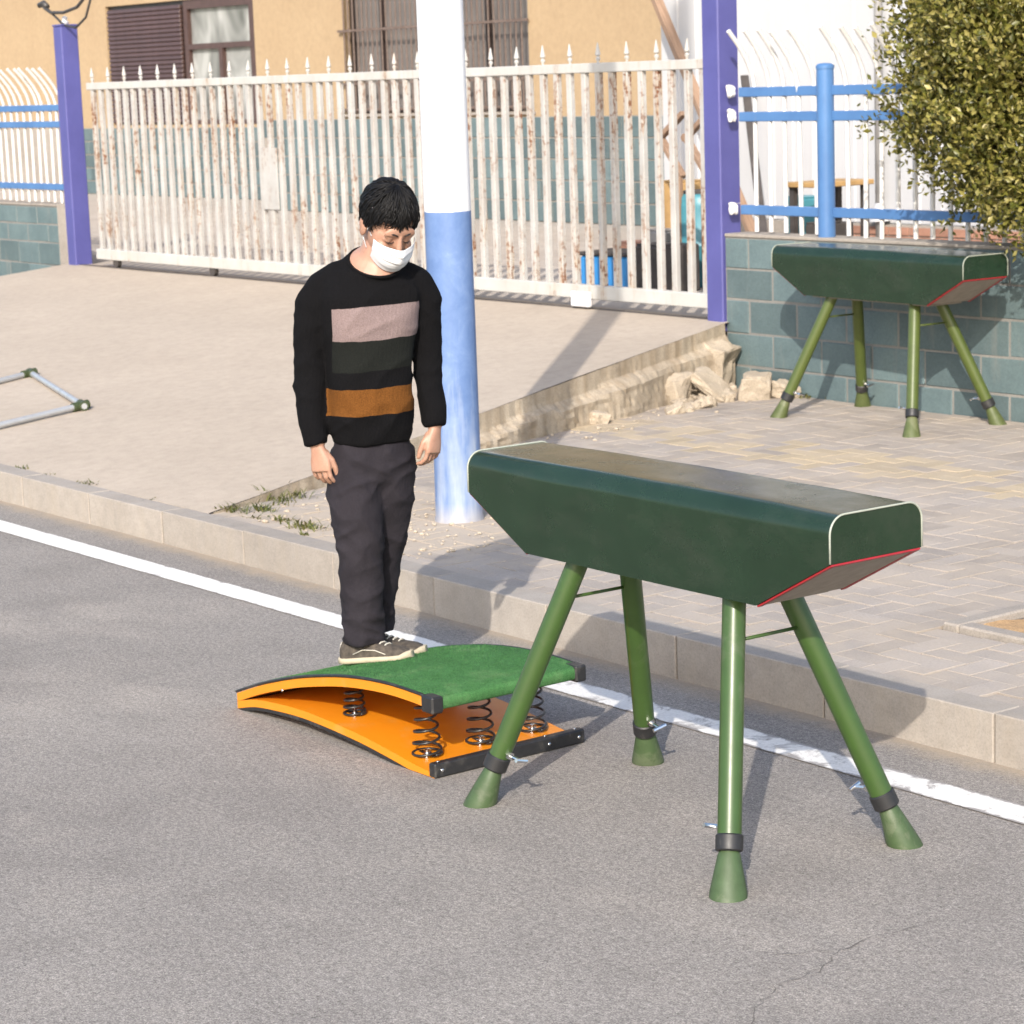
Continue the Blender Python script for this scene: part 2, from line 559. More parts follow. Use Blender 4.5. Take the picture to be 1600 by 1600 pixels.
# ------------------------------------------------------------------ mesh helpers
class MB:
    def __init__(s):
        s.v, s.f = [], []

    def add(s, vs, fs):
        k = len(s.v)
        s.v += [tuple(v) for v in vs]
        s.f += [tuple(i + k for i in f) for f in fs]
        return s

    def box(s, x0, x1, y0, y1, z0, z1, bev=0.0, M=None):
        bm = bmesh.new()
        r = bmesh.ops.create_cube(bm, size=1)
        for v in bm.verts:
            v.co = Vector(((x0 + x1) / 2 + v.co.x * (x1 - x0), (y0 + y1) / 2 + v.co.y * (y1 - y0), (z0 + z1) / 2 + v.co.z * (z1 - z0)))
        if bev:
            bmesh.ops.bevel(bm, geom=bm.edges[:], offset=bev, segments=1, affect='EDGES')
        if M is not None:
            bm.transform(M)
        bm.verts.index_update()
        s.add([v.co for v in bm.verts], [[v.index for v in f.verts] for f in bm.faces])
        bm.free()
        return s

    def rings(s, rings, caps=True, closed=False):
        n = len(rings[0])
        vs = [p for r in rings for p in r]
        fs = []
        m_ = len(rings)
        for i in range(m_ if closed else m_ - 1):
            a, b = i * n, ((i + 1) % m_) * n
            for j in range(n):
                k = (j + 1) % n
                fs.append((a + j, a + k, b + k, b + j))
        if caps and not closed:
            fs.append(tuple(range(n - 1, -1, -1)))
            fs.append(tuple((m_ - 1) * n + j for j in range(n)))
        return s.add(vs, fs)

    def tube(s, pts, rad, n=10, caps=True, closed=False):
        pts = [Vector(p) for p in pts]
        m_ = len(pts)
        if not isinstance(rad, (list, tuple)):
            rad = [rad] * m_
        rings = []
        ref = None
        for i, p in enumerate(pts):
            if closed:
                t = pts[(i + 1) % m_] - pts[i - 1]
            else:
                t = pts[min(i + 1, m_ - 1)] - pts[max(i - 1, 0)]
            t.normalize()
            if ref is None:
                ref = Vector((0, 0, 1)) if abs(t.z) < .9 else Vector((1, 0, 0))
            u = (ref - t * ref.dot(t)).normalized()
            ref = u
            w = t.cross(u)
            rings.append([p + (u * math.cos(a) + w * math.sin(a)) * rad[i] for a in (2 * math.pi * j / n for j in range(n))])
        return s.rings(rings, caps, closed)

    def lathe(s, prof, n=24, M=None):
        rings = [[Vector((r * math.cos(a), r * math.sin(a), z)) for a in (2 * math.pi * j / n for j in range(n))] for r, z in prof]
        if M is not None:
            rings = [[M @ p for p in r] for r in rings]
        return s.rings(rings)

    def ellipsoid(s, c, r, M=None, nu=20, nv=12):
        rings = []
        for i in range(nv + 1):
            ph = math.pi * (i + .001) / (nv + .002) - math.pi / 2
            ring = []
            for j in range(nu):
                a = 2 * math.pi * j / nu
                p = Vector((r[0] * math.cos(ph) * math.cos(a), r[1] * math.cos(ph) * math.sin(a), r[2] * math.sin(ph))) + Vector(c)
                ring.append(M @ p if M is not None else p)
            rings.append(ring)
        return s.rings(rings)

    def mesh(s, name, smooth=False, angle=None):
        me = bpy.data.meshes.new(name)
        me.from_pydata([tuple(v) for v in s.v], [], s.f)
        me.validate()
        bm = bmesh.new()
        bm.from_mesh(me)
        bmesh.ops.recalc_face_normals(bm, faces=bm.faces[:])
        bm.to_mesh(me)
        bm.free()
        if smooth:
            me.shade_smooth()
            if angle:
                try:
                    me.set_sharp_from_angle(angle=R(angle))
                except Exception:
                    pass
        return me


def put(name, me, mat=None, parent=None, label=None, cat=None, group=None, kind=None, loc=None, rot=None):
    if isinstance(me, MB):
        me = me.mesh(name)
    o = bpy.data.objects.new(name, me)
    col.objects.link(o)
    if mat and not me.materials:
        me.materials.append(MATS[mat])
    if parent:
        o.parent = parent
    if loc:
        o.location = loc
    if rot:
        o.rotation_euler = rot
    for k, v in (('label', label), ('category', cat), ('group', group), ('kind', kind)):
        if v:
            o[k] = v
    return o


def thing(name, label, cat, loc=(0, 0, 0), rz=0.0, group=None):
    o = bpy.data.objects.new(name, None)
    o.empty_display_size = .2
    col.objects.link(o)
    o.location = loc
    o.rotation_euler = (0, 0, rz)
    o['label'] = label
    o['category'] = cat
    if group:
        o['group'] = group
    return o


def grid_mesh(name, xs, ys, zf, mat):
    v = [(x, y, zf(x, y)) for y in ys for x in xs]
    n = len(xs)
    f = [(j * n + i, j * n + i + 1, (j + 1) * n + i + 1, (j + 1) * n + i) for j in range(len(ys) - 1) for i in range(n - 1)]
    me = bpy.data.meshes.new(name)
    me.from_pydata(v, [], f)
    me.materials.append(MATS[mat])
    return me


def proj(p):
    d = Vector(p) - Vector((0, 0, 2.28))
    z = d.dot(cf)
    return 800 + 3795.13 * d.dot(cr) / z, 800 - 3795.13 * d.dot(cu) / z, z


rng = random.Random(7)

# ------------------------------------------------------------------ ground, road, kerb
KY = 5.88           # kerb face
SZ = 0.155          # pavement level
put('ground', grid_mesh('ground', [-400, 400], [-400, 400], lambda x, y: -.06, 'earth'), kind='structure')
put('road', grid_mesh('road', [-120, -30, -15, 0, 15, 60], [-30, -5, 0, 3, KY + .05], lambda x, y: 0, 'asphalt'), kind='structure')
put('road_line', grid_mesh('road_line', [-60, -20, -10, 0, 20], [5.440, 5.587], lambda x, y: .004, 'road_paint'), kind='structure')

# hairline crack in the asphalt
road = bpy.data.objects['road']
cpts = [(-4.10, 3.76), (-4.193, 3.881), (-4.259, 3.998), (-4.252, 4.136), (-4.333, 4.286), (-4.331, 4.499), (-4.302, 4.64)]
cb = MB()


def strip(mb, pts, w, z):
    vs = []
    for i, p in enumerate(pts):
        a = Vector(pts[max(i - 1, 0)])
        b = Vector(pts[min(i + 1, len(pts) - 1)])
        t = (b - a).normalized()
        nrm = Vector((-t.y, t.x))
        ww = w * (.35 + rng.random())
        if i in (0, len(pts) - 1):
            ww = .0005
        vs.append((p[0] + nrm.x * ww, p[1] + nrm.y * ww, z))
        vs.append((p[0] - nrm.x * ww, p[1] - nrm.y * ww, z))
    mb.add(vs, [(2 * i, 2 * i + 1, 2 * i + 3, 2 * i + 2) for i in range(len(pts) - 1)])


def jitter(pts, k=6, amp=.012):
    out = []
    for a, b in zip(pts[:-1], pts[1:]):
        for i in range(k):
            t = i / k
            out.append((a[0] + (b[0] - a[0]) * t + rng.uniform(-amp, amp), a[1] + (b[1] - a[1]) * t + rng.uniform(-amp, amp)))
    return out + [pts[-1]]


strip(cb, jitter(cpts), .0012, .003)
strip(cb, jitter([(-4.333, 4.286), (-4.389, 4.19), (-4.45, 4.12)], 5, .01), .0014, .0032)
put('crack', cb, 'crack_dark', road)

# kerb stones, each a part
kerb = bpy.data.objects.new('kerb', None)
col.objects.link(kerb)
kerb['kind'] = 'structure'
kme = MB().box(-.3915, .3915, 0, .135, -.1, .168, .004).mesh('kerb_stone')
for i in range(-45, 13):
    put('kerb_stone', kme, 'kerb_stone', kerb, loc=(-5.61 + i * .79, KY + rng.uniform(-.004, .004), rng.uniform(-.003, .003)), rot=(0, 0, rng.uniform(-.003, .003)))

# ------------------------------------------------------------------ pavement of herringbone pavers
side = put('pavement', grid_mesh('pavement', [-60, -22, -12.5, 12], [KY + .13, 11.3], lambda x, y: SZ - .010, 'joint_sand'), kind='structure')


def ramp_x(y):       # right hand edge of the concrete apron
    y = min(y, 10.93)
    return -10.52 + (y - 6.05) * (-12.06 + 10.52) / (10.93 - 6.05)


W_ = .113
PY0, PY1 = KY + .137, 10.972
PIT = (-6.225, -4.895, 6.715, 8.005)
pav = []
for gx in range(-122, -7):
    for gy in range(-1, 46):
        k = (gx - gy) % 4
        x, y = gx * W_, PY0 + gy * W_
        if k == 0:
            r_ = [x, x + 2 * W_, y, y + W_]
        elif k == 3:
            r_ = [x, x + W_, y, y + 2 * W_]
        else:
            continue
        r_[2], r_[3] = max(r_[2], PY0), min(r_[3], PY1)
        if r_[0] < PIT[1] and r_[1] > PIT[0] and r_[2] < PIT[3] and r_[3] > PIT[2]:
            if r_[0] < PIT[0]:
                r_[1] = PIT[0]
            elif r_[2] < PIT[2]:
                r_[3] = PIT[2]
            elif r_[1] > PIT[1]:
                r_[0] = PIT[1]
            elif r_[3] > PIT[3]:
                r_[2] = PIT[3]
            else:
                continue
        if r_[1] - r_[0] < .025 or r_[3] - r_[2] < .025:
            continue
        c = ((r_[0] + r_[1]) / 2, (r_[2] + r_[3]) / 2)
        if c[0] < ramp_x(c[1]) - .16:
            continue
        yellow = 9.02 < c[1] < 9.58 and rng.random() < .66
        pav.append((c, ((r_[1] - r_[0]) / 2, (r_[3] - r_[2]) / 2), yellow))
scored = []
for i, (c, hor, yl) in enumerate(pav):
    px, py, z = proj((c[0], c[1], SZ))
    ok = 20 < px < 1595 and 560 < py < 1180
    if ok and 735 < px < 1440 and 715 < py < 940 and py < 715 + (px - 735) * .13 + 160 and py > 715 + (px - 735) * .1:
        ok = False     # behind the front horse
    scored.append(((z if ok else 1e3 + z), i))
scored.sort()
near = {i for _, i in scored[:300]}
pmesh = {}


def paver_mesh(h, nm):
    key = (round(h[0], 3), round(h[1], 3), nm)
    if key not in pmesh:
        me = MB().box(-h[0] + .0032, h[0] - .0032, -h[1] + .0032, h[1] - .0032, -.05, 0, .0012).mesh('paver')
        me.materials.append(MATS[nm])
        pmesh[key] = me
    return pmesh[key]


bulk = {'grey_paver': MB(), 'yellow_paver': MB()}
for i, (c, hor, yl) in enumerate(pav):
    nm = 'yellow_paver' if yl else 'grey_paver'
    z = SZ + rng.uniform(-.0025, .0025) + .004 * noise.noise((c[0] * .9, c[1] * .9, 0))
    rt = (rng.uniform(-.012, .012), rng.uniform(-.012, .012), rng.uniform(-.016, .016))
    if i in near:
        put('paver', paver_mesh(hor, nm), None, side, loc=(c[0], c[1], z), rot=rt)
    else:
        a, b = hor[0] - .0032, hor[1] - .0032
        Mx = Matrix.Translation((c[0], c[1], z)) @ Matrix.Rotation(rt[2], 4, 'Z') @ Matrix.Rotation(rt[0], 4, 'X')
        e = .0012
        vs = [(-a, -b, -.03), (a, -b, -.03), (a, b, -.03), (-a, b, -.03), (-a, -b, -e), (a, -b, -e), (a, b, -e), (-a, b, -e),
              (-a + e, -b + e, 0), (a - e, -b + e, 0), (a - e, b - e, 0), (-a + e, b - e, 0)]
        fs = [(0, 1, 5, 4), (1, 2, 6, 5), (2, 3, 7, 6), (3, 0, 4, 7), (4, 5, 9, 8), (5, 6, 10, 9), (6, 7, 11, 10), (7, 4, 8, 11), (8, 9, 10, 11)]
        bulk[nm].add([Mx @ Vector(v) for v in vs], fs)
put('far_pavers', bulk['grey_paver'], 'grey_paver', side, kind='stuff')
put('far_yellow_pavers', bulk['yellow_paver'], 'yellow_paver', side, kind='stuff')

# tree pit at the right edge of the picture
pit = thing('tree_pit', 'square tree pit with pale concrete edging and orange sand in the paving', 'tree pit', (-5.56, 7.36, SZ))
for nm, b in (('edging', (-.66, -.58, -.64, .64)), ('edging', (-.578, .66, -.64, -.56)), ('edging', (.582, .66, -.558, .64)), ('edging', (-.578, .58, .562, .64))):
    put(nm, MB().box(b[0], b[1], b[2], b[3], -.1, .022, .008), 'mortar', pit)
put('sand_fill', grid_mesh('sand_fill', [-.58 + .0387 * i for i in range(31)], [-.56 + .0374 * i for i in range(31)],
    lambda x, y: -.012 + .035 * noise.noise((x * 3, y * 3, 1)) + .012 * noise.noise((x * 14, y * 14, 3)), 'sand'), None, pit)

# ------------------------------------------------------------------ concrete apron (ramp)
def ramp_z(y):
    return .166 + (y - 6.05) * (.600 - .166) / (10.95 - 6.05)


rb = MB()
ny = 40
ys = [6.02 + (10.97 - 6.02) * i / ny for i in range(ny + 1)] + [11.14]
xl = lambda y: -21.66 - .9 * max(0, (9.8 - y)) * .35
vs, fs = [], []
nx = 24
for j, y in enumerate(ys):
    for i in range(nx + 1):
        t = i / nx
        x = xl(y) * (1 - t) + ramp_x(y) * t
        zz = min(ramp_z(y), .602) + .006 * noise.noise((x * .6, y * .6, 0))
        if i == nx:
            x += .012 * noise.noise((0, y * 4, 2)) + .006 * noise.noise((0, y * 18, 2))
        vs.append((x, y, zz))
for j in range(ny + 1):
    for i in range(nx):
        a = j * (nx + 1) + i
        fs.append((a, a + 1, a + nx + 2, a + nx + 1))
rb.add(vs, fs)
# front lip
lip = [(vs[i][0], 6.018, -.02) for i in range(nx + 1)]
k = len(rb.v)
rb.v += lip
rb.f += [(i, k + i, k + i + 1, i + 1) for i in range(nx)]
rme = rb.mesh('concrete_apron', True, 40)
apron = put('concrete_apron', rme, 'ramp_concrete', kind='structure')
# broken side of the apron, with a rough footing ledge
sv, sf = [], []
ns, nh = 150, 12
for i in range(ns + 1):
    y = 6.05 + (10.93 - 6.05) * i / ns
    zt = ramp_z(y)
    h = zt - SZ + .03
    ex = ramp_x(y) + .012 * noise.noise((0, y * 4, 2)) + .006 * noise.noise((0, y * 18, 2))
    for j in range(nh + 1):
        t = j / nh
        z = zt - .001 - h * t
        depth = zt - z
        led = max(0, min(1, (depth - .11 - .03 * noise.noise((y * 2, 5, 0))) / .03)) * (.05 + .06 * max(0, noise.noise((y * 1.7, 0, 3)) + .35)) * min(1, h / .25)
        rough = .007 * noise.noise((y * 5, z * 6, 0)) * min(1, depth / .08) + .005 * noise.noise((y * 25, z * 25, 4)) * min(1, depth / .08)
        if depth > .13:
            rough *= 2.2
        sv.append((ex + led + rough + .003, y, z - (.008 * noise.noise((y * 20, 1, 1)) if 0 < j < nh else 0)))
for i in range(ns):
    for j in range(nh):
        a = i * (nh + 1) + j
        sf.append((a, a + 1, a + nh + 2, a + nh + 1))
sm = MB().add(sv, sf).mesh('broken_side')
put('broken_side', sm, 'ramp_side', apron)

# yard behind the gate
put('yard', grid_mesh('yard', [-80, -40, -10, 20], [11.10, 14, 20, 60], lambda x, y: .598, 'yard_concrete'), kind='structure')

# rubble against the end of the apron
def chunk(seed, sx, sy, sz):
    bm = bmesh.new()
    r2 = random.Random(seed)
    pts = []
    for cx_ in (-1, 1):
        for cy_ in (-1, 1):
            for cz_ in (-1, 1):
                k_ = r2.uniform(.62, 1)
                bm.verts.new((cx_ * sx * r2.uniform(.6, 1), cy_ * sy * r2.uniform(.6, 1), cz_ * sz * r2.uniform(.65, 1)))
    for _ in range(3):
        v = Vector((r2.uniform(-1, 1), r2.uniform(-1, 1), r2.uniform(-1, 1))).normalized()
        bm.verts.new((v.x * sx * 1.05, v.y * sy * 1.05, v.z * sz * 1.05))
    bmesh.ops.convex_hull(bm, input=bm.verts[:])
    bmesh.ops.delete(bm, geom=[v for v in bm.verts if not v.link_faces], context='VERTS')
    bmesh.ops.bevel(bm, geom=bm.edges[:], offset=.008, segments=1, affect='EDGES')
    bmesh.ops.triangulate(bm, faces=bm.faces[:])
    bmesh.ops.subdivide_edges(bm, edges=bm.edges[:], cuts=3, use_grid_fill=True)
    for v in bm.verts:
        v.co += v.co.normalized() * (min(sx, sy, sz) * .38 * noise.noise(v.co * 9 + Vector((seed, 0, 0))) + .012 * noise.noise(v.co * 30) + .006 * noise.noise(v.co * 75))
    bmesh.ops.recalc_face_normals(bm, faces=bm.faces[:])
    me = bpy.data.meshes.new('concrete_chunk')
    bm.to_mesh(me)
    bm.free()
    return me


CH = [
    ('square pale concrete lump at the foot of the broken apron edge', (-11.80, 10.22, .24), (.13, .11, .11), (.1, .1, .3)),
    ('flat slab of broken concrete leaning on the rubble', (-11.68, 10.48, .25), (.04, .14, .16), (.25, -.75, .35)),
    ('white topped concrete lump between the leaning slab and the teal wall', (-11.55, 10.74, .22), (.12, .13, .10), (.1, .1, .9)),
    ('small broken stone nearest the teal wall, right end of the rubble', (-11.42, 10.87, .195), (.09, .07, .06), (0, .2, .2)),
    ('jagged concrete mass under the purple gate post', (-12.02, 10.78, .34), (.15, .15, .19), (.1, .35, .5)),
    ('cracked grey stone jutting from the middle of the apron side', (-11.66, 9.15, .20), (.10, .12, .07), (.3, .2, .6)),
    ('small loose stone beside the crack in the apron side', (-11.50, 9.36, .19), (.07, .08, .045), (.1, .3, 1.1)),
]
for i, (lb, loc, sz, rt) in enumerate(CH):
    put('concrete_chunk', chunk(i + 3, *sz), 'rubble', label=lb, cat='rubble', group='broken concrete along the apron', loc=loc, rot=rt)
for i in range(14):
    y = rng.uniform(9.9, 10.9)
    x = ramp_x(y) + rng.uniform(.10, .42)
    k_ = rng.uniform(.025, .06)
    put('concrete_fragment', chunk(60 + i, k_ * 1.4, k_, k_ * .7), 'rubble', label='small broken concrete fragment among the rubble by the teal wall', cat='rubble',
        group='small concrete fragments', loc=(x, y, SZ + k_ * .4), rot=(rng.uniform(-.4, .4), rng.uniform(-.4, .4), rng.uniform(0, 6)))
# pebbles and litter, too small to count
peb = MB()
for i in range(420):
    t = rng.random()
    if i < 170:
        y = 6.3 + 4.5 * t
        x = ramp_x(y) + .1 + abs(rng.gauss(0, .16))
    else:
        x, y = rng.uniform(-10.3, -8.8), 6.1 + abs(rng.gauss(0, .5))
    s_ = abs(rng.gauss(.003, .0045)) + .002
    bm_ = Matrix.Translation((x, y, SZ + s_ * .4)) @ Matrix.Rotation(rng.random() * 6, 4, 'Z')
    peb.ellipsoid((0, 0, 0), (s_ * 1.3, s_, s_ * .7), bm_, 6, 4)
put('grit', peb, 'rubble', kind='stuff', label='loose stone grit scattered along the broken apron edge and pole foot', cat='gravel')

# weeds
wd = MB()
WEEDS = [(-10.52, 6.16, .10, 34), (-10.42, 6.27, .09, 30), (-10.56, 6.46, .12, 34), (-10.62, 6.62, .1, 20), (-10.1, 6.2, .07, 22), (-9.86, 6.17, .10, 34), (-10.27, 6.14, .06, 16),
         (-12.62, 6.04, .06, 18), (-12.3, 6.04, .05, 12), (-11.85, 6.04, .07, 22), (-11.1, 6.04, .05, 14), (-11.52, 10.68, .07, 22), (-11.3, 10.93, .08, 14), (-9.7, 6.06, .05, 14)]
for (x, y, s_, n_) in WEEDS:
    for _ in range(n_ * 2):
        px, py = x + rng.gauss(0, s_ * .55), y + rng.gauss(0, s_ * .3)
        z0 = max(SZ - .01, ramp_z(py) - .03 if px < ramp_x(py) else 0)
        a = rng.random() * 6.283
        h = rng.uniform(.015, .055) * (s_ / .09)
        d = Vector((math.cos(a), math.sin(a), 0))
        w_ = Vector((-d.y, d.x, 0)) * rng.uniform(.002, .006)
        b0 = Vector((px, py, z0))
        b1 = b0 + d * h * .5 + Vector((0, 0, h * .7))
        b2 = b0 + d * h * 1.1 + Vector((0, 0, h))
        wd.add([b0 - w_ * .6, b0 + w_ * .6, b1 + w_, b1 - w_, b2], [(0, 1, 2, 3), (3, 2, 4)])
put('weeds', wd, 'weed_leaf', kind='stuff', label='low tufts of weeds growing along the kerb and apron edge', cat='weeds')

# ------------------------------------------------------------------ teal block walls
def block_wall(name, label, x0, x1, zs, first, L=.45, ybase=10.98):
    w = thing(name, label, 'wall', ((x0 + x1) / 2, ybase + .1, zs[0]))
    ox, oy, oz = w.location
    put('mortar_core', MB().box(x0 - ox, x1 - ox, .0045 + ybase - oy, .20 + ybase - oy, -.1, zs[-1] - oz + .004), 'wall_mortar', w)
    put('coping', MB().box(x0 - ox, x1 - ox, -.006 + ybase - oy, .21 + ybase - oy, zs[-1] - oz + .0045, zs[-1] - oz + .026, .004), 'mortar', w)
    for r in range(len(zs) - 1):
        x = first + (r % 2) * L * .5 - L * 40
        while x < x1:
            a, b = max(x, x0), min(x + L, x1)
            if b - a > .04:
                key = (round(b - a, 3), round(zs[r + 1] - zs[r], 3))
                if key not in BC:
                    hx, hz = (b - a) / 2 - .006, (zs[r + 1] - zs[r]) / 2 - .006
                    BC[key] = MB().box(-hx, hx, -.012, .02, -hz, hz, .005).mesh('block')
                put('block', BC[key], 'teal_block', w, loc=((a + b) / 2 - ox, ybase + .012 - oy + rng.uniform(-.004, .003), (zs[r] + zs[r + 1]) / 2 - oz + rng.uniform(-.003, .003)), rot=(0, rng.uniform(-.006, .006), rng.uniform(-.006, .006)))
            x += L
    return w


BC = {}
block_wall('block_wall', 'low teal block wall with pale mortar behind the far vaulting horse', -12.095, -5.0, [.09, .31, .53, .755, .96, 1.165], -11.87)
block_wall('block_wall', 'low teal block wall left of the left gate post', -30.0, -21.78, [.15, .36, .58, .80, .98, 1.155], -22.7)
put('wall_end_pier', MB().box(-21.778, -21.60, 10.965, 11.19, .3, 1.19, .006), 'mortar', label='bare grey mortar pier between left wall and gate post', cat='pier')

# ------------------------------------------------------------------ picket fences
def bent_picket():
    pts = [(0, 0, 0), (0, 0, .5), (0, 0, .90), (0, -.006, .97), (0, -.03, 1.05), (0, -.08, 1.14), (0, -.15, 1.23), (0, -.225, 1.31)]
    return MB().tube(pts, .0155, 8).mesh('picket', True, 50)


PK = bent_picket()


def picket_fence(label, x0, x1, first, posts, z0=1.195):
    f = thing('picket_fence', label, 'fence', ((x0 + x1) / 2, 11.08, z0))
    cx = (x0 + x1) / 2
    for zr in (2.115, 1.955, 1.345):
        rl = MB().box(x0 - cx, x1 - cx, -.026, .026, zr - z0 - .031, zr - z0 + .031, .004)
        put('rail', rl, 'blue_paint', f)
    n_ = 0
    x = first
    while x < x1:
        if x > x0 + .01 and all(abs(x - p) > .08 for p in posts):
            put('picket', PK, 'fence_white', f, loc=(x - cx, rng.uniform(-.004, .004), rng.uniform(-.01, .01)), rot=(rng.uniform(-.01, .01), rng.uniform(-.01, .01), rng.uniform(-.05, .05)))
        x += .143
    for p in posts:
        po = put('post', MB().lathe([(.056, -.02), (.056, 1.055), (.060, 1.056), (.060, 1.075), (.045, 1.088), (.001, 1.092)], 20).mesh('post', True, 40), 'blue_paint', f, loc=(p - cx, -.03, 0))
    return f


fr = picket_fence('blue railed white picket fence on the wall right of the gate', -12.02, -5.0, -12.035, [-11.205, -8.4])
picket_fence('blue railed white picket fence left of the left gate post', -30.0, -21.62, -21.587 - .143 * 40, [-25.2])
# lumps of mortar where the rails meet the gate post
for zr in (2.115, 1.955, 1.345):
    me = chunk(int(zr * 100), .024, .032, .045)
    put('mortar_lump', me, 'fence_white', fr, loc=(-12.045 - fr.location.x, 11.01 - fr.location.y, zr - fr.location.z + .01), label='rough white mortar lump')

# ------------------------------------------------------------------ gate
def gate_post(label, x0, x1, z0, z1, y0=10.955, y1=11.135):
    p = thing('gate_post', label, 'post', ((x0 + x1) / 2, (y0 + y1) / 2, z0))
    hx, hy = (x1 - x0) / 2, (y1 - y0) / 2
    put('shaft', MB().box(-hx, hx, -hy, hy, -.05, z1 - z0, .008), 'purple_paint', p)
    put('cap', MB().box(-hx - .006, hx + .006, -hy - .006, hy + .006, z1 - z0 + .001, z1 - z0 + .018, .004), 'purple_paint', p)
    return p


gate_post('tall purple gate post at the right end of the white gate', -12.262, -12.10, .58, 3.35)
pl = gate_post('purple gate post at the left end of the white gate', -21.585, -21.42, .60, 2.885)
put('insulator', MB().lathe([(.03, 0), (.04, .02), (.02, .04), (.03, .06), (.001, .08)], 12).mesh('insulator', True, 40), 'mask_white', pl, loc=(0, 0, 2.305))

gx0, gx1, gy = -21.05, -12.285, 11.02
gate = thing('sliding_gate', 'long white rusty sliding gate with spear tips between purple posts', 'gate', ((gx0 + gx1) / 2, gy, .60))
gc = (gx0 + gx1) / 2
put('top_rail', MB().box(gx0 - gc, gx1 - gc, -.03, .03, 1.675, 1.742, .005), 'gate_rail_white', gate)
put('bottom_rail', MB().box(gx0 - gc, gx1 - gc, -.035, .035, .075, .175, .006), 'gate_rail_white', gate)
gp = MB().box(-.025, .025, -.021, .021, .17, 1.68, .004).mesh('picket')
sp = MB().lathe([(.009, 0), (.009, .012), (.018, .026), (.018, .033), (.008, .043), (.020, .056), (.004, .138), (.0005, .14)], 10).mesh('spear_tip', True, 35)
i = 0
x = gx0 + .03
xs = []
x = -12.285 - .04
while x > gx0:
    xs.append(x)
    x -= .1572
for i, x in enumerate(xs):
    put('picket', gp, 'gate_white', gate, loc=(x - gc, rng.uniform(-.003, .003), 0), rot=(0, rng.uniform(-.004, .004), rng.uniform(-.06, .06)))
    if i % 2 == 1:
        put('spear_tip', sp, 'gate_rail_white', gate, loc=(x - gc, 0, 1.7425), rot=(rng.uniform(-.03, .03), rng.uniform(-.03, .03), 0))
put('lock_plate', MB().box(-17.95 - gc, -17.70 - gc, -.034, -.022, .62, 1.14, .002), 'gate_white', gate)
for wx in (-20.7, -18.9, -16.4, -13.75):
    wl = put('roller', MB().lathe([(.045, -.02), (.05, -.02), (.05, .02), (.045, .02)], 18, Matrix.Rotation(R(90), 4, 'X')).mesh('roller', True, 40), 'dark_scrap', gate, loc=(wx - gc, 0, .055))
put('motor_box', MB().box(-13.72 - gc, -13.52 - gc, -.08, -.037, .02, .13, .008), 'mask_white', gate)
put('floor_rail', MB().box(-30, -12.0, gy - .03, gy + .03, .585, .607, .003), 'dark_scrap', label='dark steel floor rail under the white sliding gate', cat='rail')

# ------------------------------------------------------------------ lamp pole
pole = put('utility_pole', MB().lathe([(.122, -.03), (.122, .0), (.116, .03), (.1145, .2), (.107, 4), (.098, 9.5)], 40).mesh('utility_pole', True, 50), 'pole_paint',
           label='round concrete pole painted white above and light blue below', cat='pole', loc=(-9.47, 6.82, SZ - .004))

# ------------------------------------------------------------------ buildings behind
def building(label, x0, x1, y, z0, z1, dado, wins, tiles_x, face_depth=6.0):
    b = thing('building', label, 'building', ((x0 + x1) / 2, y, z0))
    cx = (x0 + x1) / 2
    # facade with openings: vertical strips
    cuts = sorted({x0, x1, *[w[0] for w in wins], *[w[1] for w in wins]})
    wb = MB()
    for a, c in zip(cuts[:-1], cuts[1:]):
        w = next((w for w in wins if abs(w[0] - a) < 1e-6 and abs(w[1] - c) < 1e-6), None)
        if w is None:
            wb.box(a - cx, c - cx, 0, .25, 0, z1 - z0)
        else:
            wb.box(a - cx, c - cx, 0, .25, 0, w[2] - z0)
            wb.box(a - cx, c - cx, 0, .25, w[3] - z0, z1 - z0)
    wb.box(x0 - cx, x1 - cx, .45, face_depth, 0, z1 - z0)
    put('wall', wb, 'tan_render', b)
    put('dado_backing', MB().box(x0 - cx + .001, x1 - cx, -.012, -.001, 0, dado - z0), 'mortar', b)
    hz = (dado - z0) / 5
    tl = .42
    for r in range(5):
        xx = tiles_x[0] + (r % 2) * tl / 2
        while xx + tl <= tiles_x[1]:
            put('tile', TILE(hz), 'teal_block', b, loc=(xx + tl / 2 - cx, -.016, (r + .5) * hz), rot=(0, 0, 0))
            xx += tl
    return b, cx


TC = {}


def TILE(h):
    k = round(h, 3)
    if k not in TC:
        TC[k] = MB().box(-.203, .203, -.008, .004, -h / 2 + .008, h / 2 - .008, .003).mesh('tile')
    return TC[k]


# right hand, nearer block with the barred window
bR, cx = building('tan rendered building with teal tiled base and a wide barred window', -28.35, -14.0, 17.35, .60, 10.5, 1.80, [(-26.2, -22.38, 1.86, 3.9)], (-28.3, -18.6))
win = put('window', MB().box(-26.2 - cx, -22.38 - cx, .16, .2, 1.26, 3.3), 'dark_room', bR, label='wide window behind steel bars')
fb = MB()
for xx in (-26.17, -25.5, -24.29, -23.3, -22.41):
    fb.box(xx - cx - .03, xx - cx + .03, .10, .15, 1.262, 3.3)
fb.box(-26.2 - cx, -22.38 - cx, .10, .15, 1.262, 1.32)
put('frame', fb, 'dark_frame', win)
barme = MB().tube([(0, 0, 0), (0, 0, 2.0)], .011, 6).mesh('bar')
xx = -26.12
while xx < -22.4:
    put('bar', barme, 'bar_steel', win, loc=(xx - cx, -.045, 1.28))
    xx += .105
for zz in (1.30, 1.62, 2.28, 3.0):
    put('cross_bar', MB().box(-26.25 - cx, -22.33 - cx, -.062, -.03, zz, zz + .03), 'bar_steel', win)
put('sill', MB().box(-26.3 - cx, -22.28 - cx, -.05, .09, 1.225, 1.258, .004), 'mortar', bR)

